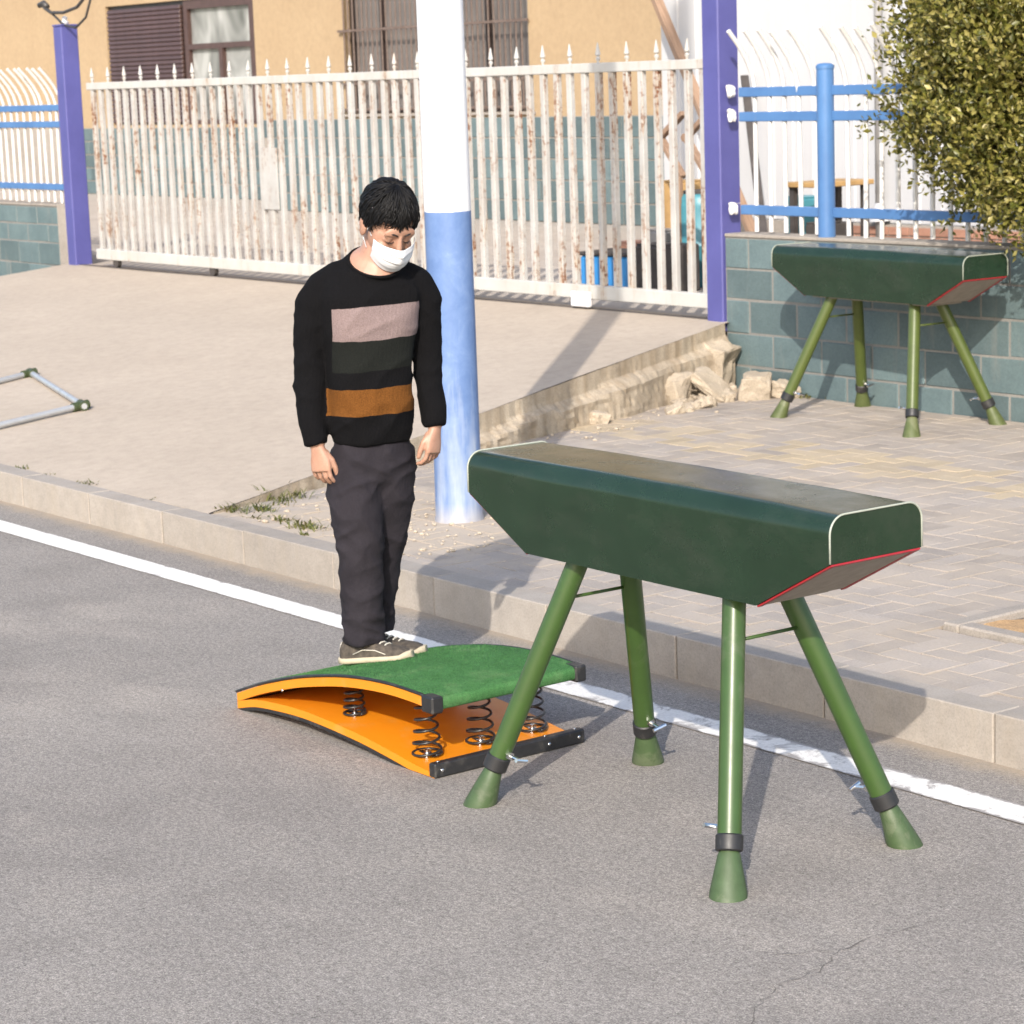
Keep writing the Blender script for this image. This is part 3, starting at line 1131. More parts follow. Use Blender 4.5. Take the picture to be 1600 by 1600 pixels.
# left hand, set back block with louvre and casement
bL, cx = building('tan rendered building wing set back behind the left half of the gate', -46.0, -28.36, 18.80, .60, 10.5, 1.66, [(-35.2, -30.6, 1.70, 3.56)], (-36.6, -29.3))
lv = put('louvre_panel', MB().box(-35.2 - cx, -32.80 - cx, .06, .10, 1.105, 2.955), 'dark_frame', bL, label='brown slatted louvre panel')
slat = MB().box(-1.15, 1.15, -.03, .02, -.030, .030, .004, Matrix.Rotation(R(-24), 4, 'X')).mesh('slat')
for i in range(26):
    put('slat', slat, 'brown_metal', lv, loc=(-34.0 - cx, .03, 1.16 + i * .068))
wn_ = put('window', MB().box(-32.798 - cx, -30.6 - cx, .10, .12, 1.105, 2.955), 'window_glass', bL, label='casement window with pale grey glass')
fb = MB()
for (a, b, c, d) in ((-32.79, -32.68, 1.105, 2.955), (-30.90, -30.61, 1.105, 2.955), (-32.68, -30.9, 2.82, 2.955), (-32.68, -30.9, 2.22, 2.30), (-31.80, -31.70, 1.105, 2.219), (-32.68, -31.81, 1.105, 1.17), (-31.69, -30.9, 1.105, 1.17)):
    fb.box(a - cx, b - cx, .03, .099, c, d)
put('frame', fb, 'brown_metal', wn_)

# white shed on the right
sx0, sx1, sy = -17.37, -4.0, 15.0
shed = thing('white_shed', 'white sheet metal shed wall behind the right hand fence', 'building', ((sx0 + sx1) / 2, sy, .6))
cx = (sx0 + sx1) / 2
put('wall_core', MB().box(sx0 - cx, sx1 - cx, .03, 3.0, 0, 4.6), 'white_sheet', shed)
prof = []
x = sx0
k = 0
vs = []
while x < sx1:
    for dx, dy in ((0, 0), (.20, 0), (.212, -.012), (.238, -.012)):
        vs.append((x + dx - cx, dy + .02))
    x += .25
n_ = len(vs)
cor = MB().add([(a, b, .34) for a, b in vs] + [(a, b, 4.6) for a, b in vs], [(i, i + 1, n_ + i + 1, n_ + i) for i in range(n_ - 1)])
put('cladding', cor, 'white_sheet', shed)
pl_ = put('plinth', MB().box(sx0 - cx, sx1 - cx, -.03, .028, 0, .33), 'mortar', shed)
bme = MB().box(-.112, .112, -.01, .01, -.033, .033, .003).mesh('brick')
for r in range(4):
    x = -15.4 + (r % 2) * .12
    while x < -12.2:
        put('brick', bme, 'brick_red', pl_, loc=(x - cx, -.036, .045 + r * .078))
        x += .24
put('downpipe', MB().tube([(-14.53 - cx, -.05, .02), (-14.53 - cx, -.05, 4.4)], .035, 10).mesh('downpipe', True), 'grey_plastic', shed)
put('pipe_shoe', MB().lathe([(.09, 0), (.06, .08), (.04, .14), (.036, .15)], 12).mesh('pipe_shoe', True, 40), 'white_sheet', shed, loc=(-14.53 - cx, -.05, .36))

# ------------------------------------------------------------------ yard clutter seen through the gate
def plank(name, label, a, b, w, t, mat='bare_wood', cat='plank', group=None):
    a, b = Vector(a), Vector(b)
    d = b - a
    L = d.length
    q = d.to_track_quat('Z', 'Y').to_matrix().to_4x4()
    o = put(name, MB().box(-w / 2, w / 2, -t / 2, t / 2, 0, L, .003), mat, label=label, cat=cat, group=group)
    o.matrix_world = Matrix.Translation(a) @ q
    return o


plank('timber_pole', 'long timber leaning on the white shed above the gate', (-15.35, 14.4, .60), (-17.55, 14.86, 3.45), .09, .06, cat='timber')
plank('shadow_strip', 'dark leaning strip standing in for a diagonal shadow on the white shed behind the right fence', (-15.12, 14.2, .6), (-16.15, 14.93, 2.2), .07, .03, 'dark_scrap')  # added dark piece, stands in for a diagonal shadow on the shed wall


def zigzag(label, x, y):
    t = thing('trestle_frame', label, 'trestle', (x, y, 1.30 + .176), 0, 'folded wooden trestles behind the gate')
    for a, b in (((.256, 0, .452), (0, 0, .28)), ((0, 0, .28), (.262, -.02, -.001))):
        a, b = Vector(a), Vector(b)
        q = (b - a).to_track_quat('Z', 'Y').to_matrix().to_4x4()
        put('arm', MB().box(-.03, .03, -.02, .02, -.03, (b - a).length + .03, .004, Matrix.Translation(a) @ q), 'bare_wood', t)
    put('leg', MB().box(.22, .28, -.06, -.02, -.876, -.02, .004), 'bare_wood', t)
    return t


zigzag('angled wooden trestle seen between gate bars, nearer the tan building', -14.606, 12.6)
zigzag('angled wooden trestle seen between gate bars beside the right purple post', -14.304, 12.6)

tub = thing('crate', 'bright blue plastic crate low behind the gate', 'crate', (-14.66, 12.2, .60), R(8))
put('shell', MB().box(-.25, .25, -.2, .2, .02, .27, .02), 'blue_plastic', tub)
put('rim', MB().box(-.265, .265, -.215, .215, .272, .30, .01), 'dark_scrap', tub)
drum = thing('drum', 'teal plastic drum standing behind the right end of the gate', 'drum', (-14.31, 12.75, .60))
put('shell', MB().lathe([(.19, 0), (.2, .03), (.2, .30), (.212, .32), (.2, .34), (.2, .62), (.19, .70), (.17, .72)], 20).mesh('shell', True, 40), 'teal_plastic', drum)
put('lid', MB().lathe([(.14, .721), (.14, .745), (.02, .75)], 16).mesh('lid', True, 40), 'dark_scrap', drum)
bd = thing('work_table', 'ochre topped work table behind the blue fence post', 'table', (-13.76, 13.6, .60))
put('top', MB().box(-.20, .20, -.3, .3, .74, .78, .006), 'ochre_board', bd)
for sx in (-.15, .15):
    for sy_ in (-.24, .24):
        put('leg', MB().box(sx - .025, sx + .025, sy_ - .025, sy_ + .025, 0, .739), 'dark_scrap', bd)
SC = [('scrap_box', 'dark scrap metal box under the wooden trestles', (-14.15, 12.25, .6), (.15, .2, .36), 'dark_scrap', 'box'),
      ('scrap_box', 'grey plastic box behind the blue crate', (-14.72, 12.75, .6), (.12, .16, .42), 'grey_plastic', 'box'),
      ('scrap_box', 'ochre wooden box beside the teal drum', (-14.98, 13.2, .6), (.16, .18, .78), 'ochre_board', 'box'),
      ('scrap_box', 'brown box left behind the blue crate', (-15.2, 12.9, .6), (.16, .2, .30), 'brick_red', 'box'),
      ('scrap_box', 'teal box on the ground left of the ochre table', (-14.30, 13.95, .6), (.13, .2, .62), 'teal_plastic', 'box'),
      ('scrap_box', 'dark crate on the ground under the ochre table', (-13.76, 13.6, .6), (.09, .2, .45), 'dark_scrap', 'box')]
for nm, lb, lc, sz, mt, ct in SC:
    t = thing(nm, lb, ct, lc, rng.uniform(-.4, .4))
    put('body', MB().box(-sz[0], sz[0], -sz[1], sz[1], 0, sz[2], .012), mt, t)
    put('flap', MB().box(-sz[0] * .95, sz[0] * .95, -sz[1] * .95, sz[1] * .2, sz[2] + .001, sz[2] + .015, .003), mt, t)

# cables by the left gate post
cbl = thing('hanging_cable', 'dark bundle of cables hanging in loops above the left gate post', 'cable', (-21.5, 11.0, 3.05))
put('loop', MB().tube([(-.36, 0, .055), (-.30, -.01, .02), (-.15, -.02, -.03), (.1, -.02, -.04), (.35, 0, .0), (.55, .02, .12), (.7, .02, .35)], .016, 7).mesh('loop', True), 'cable_black', cbl)
put('loop', MB().tube([(-.36, 0, .06), (-.2, 0, -.02), (0.05, 0, -.15), (.30, 0, -.19), (.52, 0, -.10), (.66, 0, .1), (.72, .02, .35)], .012, 7).mesh('loop', True), 'cable_black', cbl)
put('loop', MB().tube([(-.42, 0, .05), (-.33, 0, .07), (-.26, 0, .03)], .028, 8).mesh('loop', True), 'cable_black', cbl)

# ------------------------------------------------------------------ shrub over the wall
def shrub():
    t = thing('evergreen_shrub', 'dense olive green evergreen shrub growing over the wall at the right', 'shrub', (-9.02, 11.4, .6))
    base = Vector(t.location)
    tr = MB()
    r2 = random.Random(5)
    limbs = []
    for i in range(26):
        a = r2.random() * 6.283
        L = r2.uniform(1.5, 3.0)
        out = r2.uniform(.25, .95)
        pts, p = [], Vector((0, 0, .3 + r2.random() * .3))
        for k in range(7):
            f = k / 6
            q = Vector((math.cos(a) * out * f * 1.15, math.sin(a) * out * .75 * f, .3 + L * f)) + Vector((r2.uniform(-.05, .05), r2.uniform(-.05, .05), 0))
            pts.append(q)
        tr.tube(pts, [.022 * (1 - .8 * k / 6) + .004 for k in range(7)], 5)
        limbs.append(pts)
    tr.tube([(0, 0, -.05), (.02, 0, .3), (0, .02, .7), (.03, 0, 1.4)], [.07, .06, .05, .03], 8)
    for i in range(60):
        d = Vector((r2.gauss(0, 1), r2.gauss(0, 1), r2.gauss(0, .8))).normalized()
        p1 = Vector((d.x * 1.26, d.y * .78 - .34, max(d.z * 1.30 + 1.83, 1.0)))
        p0 = p1 * .45 + Vector((0, -.2, .75)) * .55 + Vector((r2.gauss(0, .1), r2.gauss(0, .1), .10))
        pm = (p0 + p1) / 2 + Vector((r2.gauss(0, .05), r2.gauss(0, .05), .06))
        tr.tube([p0, pm, p1], [.012, .008, .003], 5)
    put('trunk', tr.mesh('trunk', True), 'trunk_bark', t)
    rs = np.random.RandomState(3)
    clumps = []
    for i in range(2900):
        d = rs.normal(size=3)
        d /= np.linalg.norm(d)
        rr = 1 - .45 * rs.rand() ** 1.2
        nz = noise.noise(Vector(d * 2.2)) * .16 + noise.noise(Vector(d * 5.5)) * .10
        c = np.array([d[0] * 1.30, d[1] * .84, d[2] * 1.40]) * (rr + nz)
        c += np.array([0, -.34, 1.88])
        if c[2] < .68:
            continue
        clumps.append((c, d))
    allV = []
    for c, dd in clumps:
        n_ = rs.randint(34, 66)
        tw = rs.normal(size=3) * .6 + dd * .8
        tw[2] += .7
        tw /= np.linalg.norm(tw)
        p = c + tw * rs.uniform(-.16, .18, (n_, 1)) + rs.normal(size=(n_, 3)) * .042
        d = rs.normal(size=(n_, 3)) * .75 + tw * .9 + np.array([0, -.12, .2])
        d /= np.linalg.norm(d, axis=1)[:, None]
        s = np.cross(d, rs.normal(size=(n_, 3)))
        s /= np.linalg.norm(s, axis=1)[:, None] + 1e-6
        nn = np.cross(s, d)
        L = rs.uniform(.028, .056, (n_, 1))
        w = L * rs.uniform(.22, .32, (n_, 1))
        allV.append(np.stack([p, p + d * L * .45 + s * w + nn * .004, p + d * L + nn * .002, p + d * L * .45 - s * w + nn * .004, p + d * L * .5 - nn * .003], 1))
    V = np.concatenate(allV).reshape(-1, 3)
    kk = np.arange(len(V) // 5)[:, None] * 5
    F = (kk[:, None, :] + np.array([[0, 1, 4], [1, 2, 4], [2, 3, 4], [3, 0, 4]])[None]).reshape(-1, 3)
    me = bpy.data.meshes.new('crown')
    me.from_pydata(V.tolist(), [], F.tolist())
    me.shade_smooth()
    put('crown', me, 'shrub_leaf', t, kind='stuff')


shrub()

# ------------------------------------------------------------------ vaulting horses
def horse(label, loc, rz, dz, greens):
    leg_m, foot_m = greens
    h = thing('vaulting_horse', label, 'vaulting horse', loc, rz, 'green vaulting horses')
    l1, l2, w, z1, z2, zt = .538, .838, .1735, .796 + dz, .955 + dz, 1.086 + dz
    rad = .052

    def section(x, zb, k=0.0):
        pts = []
        nb = 6
        for i in range(nb):
            pts.append((x, -w + 2 * w * i / nb, zb))
        for i in range(4):
            pts.append((x, w, zb + (zt - rad - zb) * i / 4))
        for i in range(7):
            a = i / 7 * math.pi / 2
            pts.append((x, w - rad + rad * math.cos(a), zt - rad + rad * math.sin(a)))
        for i in range(6):
            pts.append((x, (w - rad) * (1 - 2 * i / 6), zt))
        for i in range(7):
            a = math.pi / 2 + i / 7 * math.pi / 2
            pts.append((x, -w + rad + rad * math.cos(a), zt - rad + rad * math.sin(a)))
        for i in range(4):
            pts.append((x, -w, zt - rad - (zt - rad - zb) * i / 4))
        out = []
        for (a, b, c) in pts:
            pf = (1 - (a / l2) ** 2)
            yy = b * (1 + .018 * pf) if abs(b) > w * .98 else b
            cc = c + (.006 * pf if c > zt - .01 else 0)
            nz = noise.noise((a * 5 + loc[0], b * 9, c * 9)) * .0022 * min(1, pf * 4)
            out.append((a, yy + (nz if b > 0 else -nz), cc + nz))
        return out
    st = []
    N = 22
    for i in range(5):
        f = i / 5
        st.append((-l2 + (l2 - l1) * f, z2 + (z1 - z2) * f))
    for i in range(N):
        st.append((-l1 + 2 * l1 * i / N, z1))
    for i in range(6):
        f = i / 5
        st.append((l1 + (l2 - l1) * f, z1 + (z2 - z1) * f))
    body = put('body', MB().rings([section(a, b) for a, b in st]).mesh('body', True, 38), 'green_vinyl', h)
    # cream piping round both ends
    for sx in (-1, 1):
        pts = []
        x = sx * (l2 + .001)
        pts.append((x, -w - .001, z2 + .002))
        pts.append((x, -w - .001, zt - rad))
        for i in range(1, 8):
            a = math.pi - i / 8 * math.pi / 2
            pts.append((x, -w + rad + (rad + .001) * math.cos(a), zt - rad + (rad + .001) * math.sin(a)))
        pts.append((x, -w + rad, zt + .001))
        pts.append((x, w - rad, zt + .001))
        for i in range(1, 8):
            a = math.pi / 2 - i / 8 * math.pi / 2
            pts.append((x, w - rad + (rad + .001) * math.cos(a), zt - rad + (rad + .001) * math.sin(a)))
        pts.append((x, w + .001, zt - rad))
        pts.append((x, w + .001, z2 + .002))
        put('piping', MB().tube(pts, .0030, 8).mesh('piping', True), 'piping_cream', body, label='cream piping round the end panel')
        # sloping underside: grey board with red tape
        sl = Vector((sx * (l2 - l1), 0, z2 - z1))
        L = sl.length
        sl.normalize()
        nrm = Vector((sx * -sl.z * sx, 0, 0))
        nrm = Vector((sl.z * sx, 0, -abs(sl.x)))
        nrm.normalize()
        o0 = Vector((sx * l1, 0, z1))

        def P(u, y, n_):
            return o0 + sl * u + Vector((0, y, 0)) + nrm * n_

        def slab(u0, u1, y0, y1, n0, n1):
            vs = [P(u, y, n_) for n_ in (n0, n1) for (u, y) in ((u0, y0), (u1, y0), (u1, y1), (u0, y1))]
            return MB().add(vs, [(0, 1, 2, 3), (4, 5, 6, 7), (0, 1, 5, 4), (1, 2, 6, 5), (2, 3, 7, 6), (3, 0, 4, 7)])
        put('underside_board', slab(.012, L - .012, -w + .022, w - .022, -.002, .004), 'grey_board', body)
        for (u0, u1, y0, y1) in ((.0, L - .016, -w + .004, -w + .022), (.0, L - .016, w - .022, w - .004), (L - .016, L - .002, -w + .004, w - .004)):
            put('tape', slab(u0, u1, y0, y1, .0005, .0055), 'red_tape', body)
    put('base_board', MB().box(-l1 + .03, l1 - .03, -w + .04, w - .04, z1 - .012, z1 - .0015), 'grey_board', h)
    # legs
    for sx in (-1, 1):
        for sy in (-1, 1):
            foot = Vector((sx * .596, sy * .347, 0))
            top = Vector((sx * .362, sy * .098, z1 - .004))
            d = (top - foot).normalized()
            a0 = foot + d * .165
            lg = put('leg', MB().tube([a0, top], .0345, 24).mesh('leg', True, 40), leg_m, h)
            # lower rubber foot: slanted, flared
            rings = []
            for t, r in ((.0, .054), (.012, .0535), (.05, .046), (.085, .039), (.115, .033), (.125, .029)):
                c = foot + d * t
                ring = []
                for k in range(24):
                    a = 2 * math.pi * k / 24
                    u = Vector((math.cos(a), math.sin(a), 0)) * r
                    p = c + u
                    p.z = max(p.z, 0)
                    tilt = min(1, t / .1)
                    p2 = c + (u - d * u.dot(d)) * 1.0
                    ring.append(p.lerp(p2, tilt))
                rings.append(ring)
            put('foot', MB().rings(rings).mesh('foot', True, 45), foot_m, lg)
            put('inner_tube', MB().tube([foot + d * .11, foot + d * .17], .027, 16).mesh('inner_tube', True, 40), foot_m, lg)
            c0 = foot + d * .126
            put('collar', MB().tube([c0, c0 + d * .004, c0 + d * .044, c0 + d * .048], [.036, .0395, .0395, .036], 24).mesh('collar', True, 30), 'black_rubber', lg)
            # T bolt, pointing inwards along the horse
            bd_ = Vector((-sx, -.12 * sy, -.12)).normalized()
            b0 = foot + d * .185
            b1 = b0 + bd_ * .095
            bolt = MB().tube([b0, b1], .0055, 8)
            cr_ = bd_.cross(d).normalized()
            bolt.tube([b1 - cr_ * .024, b1 + cr_ * .024], .007, 8)
            bolt.tube([b0 + bd_ * .034, b0 + bd_ * .05], .013, 6)
            put('clamp_bolt', bolt.mesh('clamp_bolt', True, 40), 'chrome', lg)
    for sx in (-1, 1):
        zz = .66 / .796
        a = Vector((sx * (.596 - (.596 - .362) * zz), -(.347 - .249 * zz), .665 + dz))
        b = Vector((a.x, -a.y, a.z))
        put('tie_rod', MB().tube([a, b], .0055, 8).mesh('tie_rod', True), leg_m, h)
    return h


horse('dark green padded vaulting horse on four splayed green legs, standing on the road in front', (-5.428, 4.7155, 0), -.0171, 0, ('leg_green', 'foot_green'))
horse('smaller looking green vaulting horse on olive legs standing by the teal wall', (-10.20, 10.5375, SZ - .012), -.0645, -.045, ('leg_olive', 'foot_olive'))

# ------------------------------------------------------------------ springboard
sb = thing('springboard', 'green topped orange springboard with black coil springs under the standing man', 'springboard', (-6.99, 4.752, 0))
BX0, BX1, BW = -7.615 + 6.99, -6.36 + 6.99, .315


def interp(x, tab):
    for (a, b), (c, d) in zip(tab[:-1], tab[1:]):
        if x <= c:
            t = max(0, min(1, (x - a) / (c - a)))
            return b + (d - b) * t
    return tab[-1][1]


def cr_interp(x, tab):   # smooth curve through the table
    xs_ = [t[0] for t in tab]
    i = max(0, min(len(tab) - 2, next((k for k in range(len(tab) - 1) if x <= xs_[k + 1]), len(tab) - 2)))
    p0, p1, p2, p3 = tab[max(i - 1, 0)], tab[i], tab[i + 1], tab[min(i + 2, len(tab) - 1)]
    t = (x - p1[0]) / (p2[0] - p1[0])
    m1 = (p2[1] - p0[1]) / (p2[0] - p0[0]) * (p2[0] - p1[0])
    m2 = (p3[1] - p1[1]) / (p3[0] - p1[0]) * (p2[0] - p1[0])
    return (2 * t ** 3 - 3 * t ** 2 + 1) * p1[1] + (t ** 3 - 2 * t ** 2 + t) * m1 + (-2 * t ** 3 + 3 * t ** 2) * p2[1] + (t ** 3 - t ** 2) * m2


TOP = [(-.625, .066), (-.48, .117), (-.358, .154), (-.20, .196), (-.044, .229), (.10, .254), (.25, .271), (.40, .279), (.552, .277), (.62, .272)]
BASE = [(-.625, .030), (-.50, .058), (-.366, .071), (-.20, .079), (-.057, .077), (.10, .069), (.233, .059), (.40, .040), (.508, .026), (.62, .016)]


def curved_panel(tab, x0, x1, z_off, thick, wy, n=40, y0=None):
    rings = []
    y0 = -wy if y0 is None else y0
    for i in range(n + 1):
        x = x0 + (x1 - x0) * i / n
        z = cr_interp(x, tab) + z_off
        rings.append([(x, y0, z), (x, wy, z), (x, wy, z - thick), (x, y0, z - thick)])
    return MB().rings(rings)


top = put('top_board', curved_panel(TOP, BX0, BX1, -.006, .032, BW).mesh('top_board', True, 30), 'orange_panel', sb)
# turf: wraps the front edge
n = 44
rings = []
for i in range(n + 1):
    x = BX0 + .004 + (BX1 - BX0 - .004) * i / n
    z = cr_interp(x, TOP)
    rings.append([(x, -BW + .004 + (2 * BW - .008) * j / 24, z + .004 + .0015 * noise.noise((x * 60, j * 3.1, 0))) for j in range(25)])
for dx, dz in ((.012, .0), (.016, -.014), (.014, -.034), (.004, -.042)):
    x = BX1 + dx
    rings.append([(x, -BW + .03 + (2 * BW - .06) * j / 24, cr_interp(BX1, TOP) + dz) for j in range(25)])
tv = [p for r in rings for p in r]
tf = [(a * 25 + j, a * 25 + j + 1, (a + 1) * 25 + j + 1, (a + 1) * 25 + j) for a in range(len(rings) - 1) for j in range(24)]
turf = put('turf_cover', MB().add(tv, tf).mesh('turf_cover', True), 'green_turf', top)
# short pile standing up from the cover
pile = MB()
r3 = random.Random(11)
for _ in range(16000):
    x = r3.uniform(BX0 + .01, BX1 + .01)
    y = r3.uniform(-BW + .006, BW - .006)
    z = cr_interp(min(x, BX1), TOP) + .003
    a = r3.random() * 6.283
    q = Vector((math.cos(a), math.sin(a), 0)) * .0016
    tip = Vector((r3.gauss(0, .003), r3.gauss(0, .003), r3.uniform(.004, .007)))
    b0 = Vector((x, y, z))
    pile.add([b0 - q, b0 + q, b0 + tip], [(0, 1, 2)])
put('turf_pile', pile, 'green_turf', top, kind='stuff')
for sy in (-1, 1):
    e = []
    for i in range(37):
        x = BX0 + (BX1 - .03 - BX0) * i / 36
        e.append((x, sy * (BW + .001), cr_interp(x, TOP) + .001))
    put('edge_trim', MB().tube(e, .0055, 6).mesh('edge_trim', True), 'black_rubber', top)
    zc = cr_interp(BX1, TOP)
    put('corner_cap', MB().box(BX1 - .045, BX1 + .022, sy * BW - .036 if sy > 0 else -BW - .012, BW + .012 if sy > 0 else -BW + .036, zc - .05, zc + .008, .006), 'black_rubber', top)
base = put('base_board', curved_panel(BASE, BX0, BX1 - .002, 0, .028, BW).mesh('base_board', True, 30), 'orange_panel', sb)
for sy in (-1, 1):
    y0, y1 = (BW - .02, BW + .001) if sy > 0 else (-BW - .001, -BW + .02)
    rr = []
    for i in range(31):
        x = BX0 + (BX1 - .01 - BX0) * i / 30
        z = cr_interp(x, BASE) - .0285
        rr.append([(x, y0, z), (x, y1, z), (x, y1, max(z - .012, .001)), (x, y0, max(z - .012, .001))])
    put('rubber_strip', MB().rings(rr), 'black_rubber', base)
put('hinge_block', MB().box(BX0 - .004, BX0 + .05, -BW + .01, BW - .01, .001, .046, .004), 'black_rubber', sb)
bar = put('front_bar', MB().box(BX1 - .026, BX1 + .012, -BW - .004, BW + .004, .001, .050, .005), 'black_rubber', base)
for yy in (-.29, -.05, .16, .29):
    put('bolt', MB().lathe([(.007, 0), (.006, .003), (.001, .004)], 10, Matrix.Translation((BX1 + .012, yy, .026)) @ Matrix.Rotation(R(90), 4, 'Y')).mesh('bolt', True), 'chrome', bar)
    put('bolt', MB().lathe([(.006, 0), (.005, .003), (.001, .004)], 10, Matrix.Translation((BX1 - .012, yy, .05))).mesh('bolt', True), 'chrome', bar)


def spring(x, y, r0, r1, turns):
    zb = cr_interp(x, BASE) + .006
    zt_ = cr_interp(x, TOP) - .042
    pts = []
    N = int(turns * 16)
    for i in range(N + 1):
        t = i / N
        tt = max(0, min(1, (t * turns - .8) / (turns - 1.6)))
        a = 2 * math.pi * turns * t
        r = r0 + (r1 - r0) * min(1, tt * 1.5)
        pts.append((x + r * math.cos(a), y + r * math.sin(a), zb + (zt_ - zb) * tt))
    s = put('spring', MB().tube(pts, .0048, 7).mesh('spring', True), 'black_steel', sb)
    c = Matrix.Translation((x, y, zb - .004))
    put('washer', MB().lathe([(.016, 0), (.016, .004), (.008, .005), (.008, .016), (.001, .017)], 12, c).mesh('washer', True, 40), 'chrome', s)
    put('clamp_plate', MB().box(x - r0, x + r0, y - .009, y + .009, zb - .0035, zb - .0005), 'black_steel', s)


for y in (-.225, .0, .225):
    spring(.465, y, .050, .036, 6.5)
for y in (-.20, .20):
    spring(-.01, y, .038, .032, 6)
put('side_bolt', MB().lathe([(.006, 0), (.005, .004), (.001, .005)], 10, Matrix.Translation((-.30, -BW, .13)) @ Matrix.Rotation(R(90), 4, 'X')).mesh('side_bolt', True), 'chrome', top)

# ------------------------------------------------------------------ tube frame lying on the apron
fz = lambda y: ramp_z(y)
fr_ = thing('tube_frame', 'silver tube frame with green corner joints lying on the concrete apron', 'metal frame', (-14.2, 7.1, fz(7.1)))
fo = Vector(fr_.location)


def fp(x, y, h=.05):
    return Vector((x, y, fz(y) + h)) - fo


c1, c2, c3, c4 = fp(-15.66, 7.60, .022), fp(-13.98, 7.13, .030), fp(-13.90, 6.15, .026), fp(-15.42, 6.60, .022)
for a, b in ((c1, c2), (c2, c3), (c1, c4)):
    put('tube', MB().tube([a, b], .0205, 14).mesh('tube', True, 40), 'tube_silver', fr_)
for c, d1, d2 in ((c1, c2, c4), (c2, c1, c3)):
    u1, u2 = (d1 - c).normalized(), (d2 - c).normalized()
    j = MB().tube([c - u1 * .05, c + u1 * .075], .030, 14)
    j.tube([c - u2 * .04, c + u2 * .075], .030, 14)
    put('corner_joint', j.mesh('corner_joint', True, 40), 'joint_green', fr_)
    put('end_cap', MB().tube([c - u1 * .049, c - u1 * .054], .019, 14), 'tube_silver', fr_)


# ------------------------------------------------------------------ the man
ZB = .22
PH = math.atan2(.79467737, .60703203)
person = thing('person', 'standing man in black striped sweater and white face mask looking down on the springboard', 'person', (-7.05, 4.78, ZB), PH)


def V3(x, y, z):
    return Vector((x, y, z - ZB))


def ring(c, u, w, n=28, p=2.3):
    out = []
    for k in range(n):
        a = 2 * math.pi * k / n
        ca, sa = math.cos(a), math.sin(a)
        out.append(c + u * (math.copysign(abs(ca) ** (2 / p), ca)) + w * (math.copysign(abs(sa) ** (2 / p), sa)))
    return out


def remeshed(mb, name, voxel, smooth=4, fac=.5):
    me = mb.mesh(name)
    o = bpy.data.objects.new(name, me)
    col.objects.link(o)
    md = o.modifiers.new('r', 'REMESH')
    md.mode = 'VOXEL'
    md.voxel_size = voxel
    md.adaptivity = 0
    if smooth:
        s_ = o.modifiers.new('s', 'SMOOTH')
        s_.iterations = smooth
        s_.factor = fac
    dg = bpy.context.evaluated_depsgraph_get()
    out = bpy.data.meshes.new_from_object(o.evaluated_get(dg))
    bpy.data.objects.remove(o)
    bpy.data.meshes.remove(me)
    out.name = name
    out.shade_smooth()
    return out


def coords(me):
    a = np.empty(len(me.vertices) * 3, dtype=np.float32)
    me.vertices.foreach_get('co', a)
    return a.reshape(-1, 3)


def setco(me, a):
    me.vertices.foreach_set('co', a.astype(np.float32).ravel())
    me.update()


def normals(me):
    a = np.empty(len(me.vertices) * 3, dtype=np.float32)
    me.vertices.foreach_get('normal', a)
    return a.reshape(-1, 3)


TY = R(20)
LAT = Vector((math.cos(TY), math.sin(TY), 0))
FWD = Vector((math.sin(TY), -math.cos(TY), 0))
ZU = Vector((0, 0, 1))

# torso stations: centre x, y, z, half width, half depth
TOR = [(-.060, .010, 1.018, .138, .104), (-.060, .008, 1.05, .145, .112), (-.060, .004, 1.10, .152, .120), (-.058, .0, 1.17, .150, .119),
       (-.054, .0, 1.27, .150, .112), (-.050, .0, 1.37, .160, .114), (-.047, .004, 1.46, .174, .119), (-.045, .012, 1.54, .186, .114)]
# arm joints
ARM_R = [(-.205, .010, 1.572, .062), (-.237, .008, 1.515, .066), (-.256, .006, 1.43, .062), (-.264, .005, 1.32, .057), (-.267, -.010, 1.22, .055), (-.265, -.035, 1.14, .053), (-.256, -.055, 1.07, .047), (-.249, -.064, 1.022, .043)]
ARM_L = [(.115, .085, 1.577, .060), (.142, .092, 1.52, .063), (.147, .098, 1.43, .059), (.146, .098, 1.32, .055), (.148, .085, 1.23, .053), (.155, .060, 1.16, .049), (.161, .040, 1.105, .046), (.165, .028, 1.062, .042)]

# sweater -----------------------------------------------------------
sw = MB()
rs_ = [ring(V3(x, y, z), LAT * a, FWD * b) for x, y, z, a, b in TOR]
rs_.append(ring(V3(-.040, .020, 1.598), LAT * .172, FWD * .092 + ZU * -.012))
rs_.append(ring(V3(-.033, .022, 1.636), LAT * .132, FWD * .084 + ZU * -.028, p=2.0))
rs_.append(ring(V3(-.026, .014, 1.646), LAT * .108, FWD * .090 + ZU * -.044, p=2.0))
rs_.append(ring(V3(-.020, .008, 1.651), LAT * .094, FWD * .086 + ZU * -.048, p=2.0))
sw.rings(rs_)
for arm in (ARM_R, ARM_L):
    sw.tube([V3(*a[:3]) for a in arm], [a[3] for a in arm], 20)
for pts_ in ([(-.085, .022, 1.625, .048), (-.150, .016, 1.606, .055), (-.203, .011, 1.573, .062), (-.235, .008, 1.52, .066)], [(.015, .048, 1.625, .048), (.065, .066, 1.608, .054), (.112, .083, 1.575, .061), (.138, .091, 1.522, .064)]):
    sw.tube([V3(*a[:3]) for a in pts_], [a[3] for a in pts_], 20)
    sw.ellipsoid(V3(*pts_[2][:3]), (.062, .060, .058))
sme = remeshed(sw, 'sweater', .0075, 10, .5)
co, nr = coords(sme), normals(sme)
disp = np.zeros(len(co))
tor = np.zeros(len(co), dtype=np.float32)


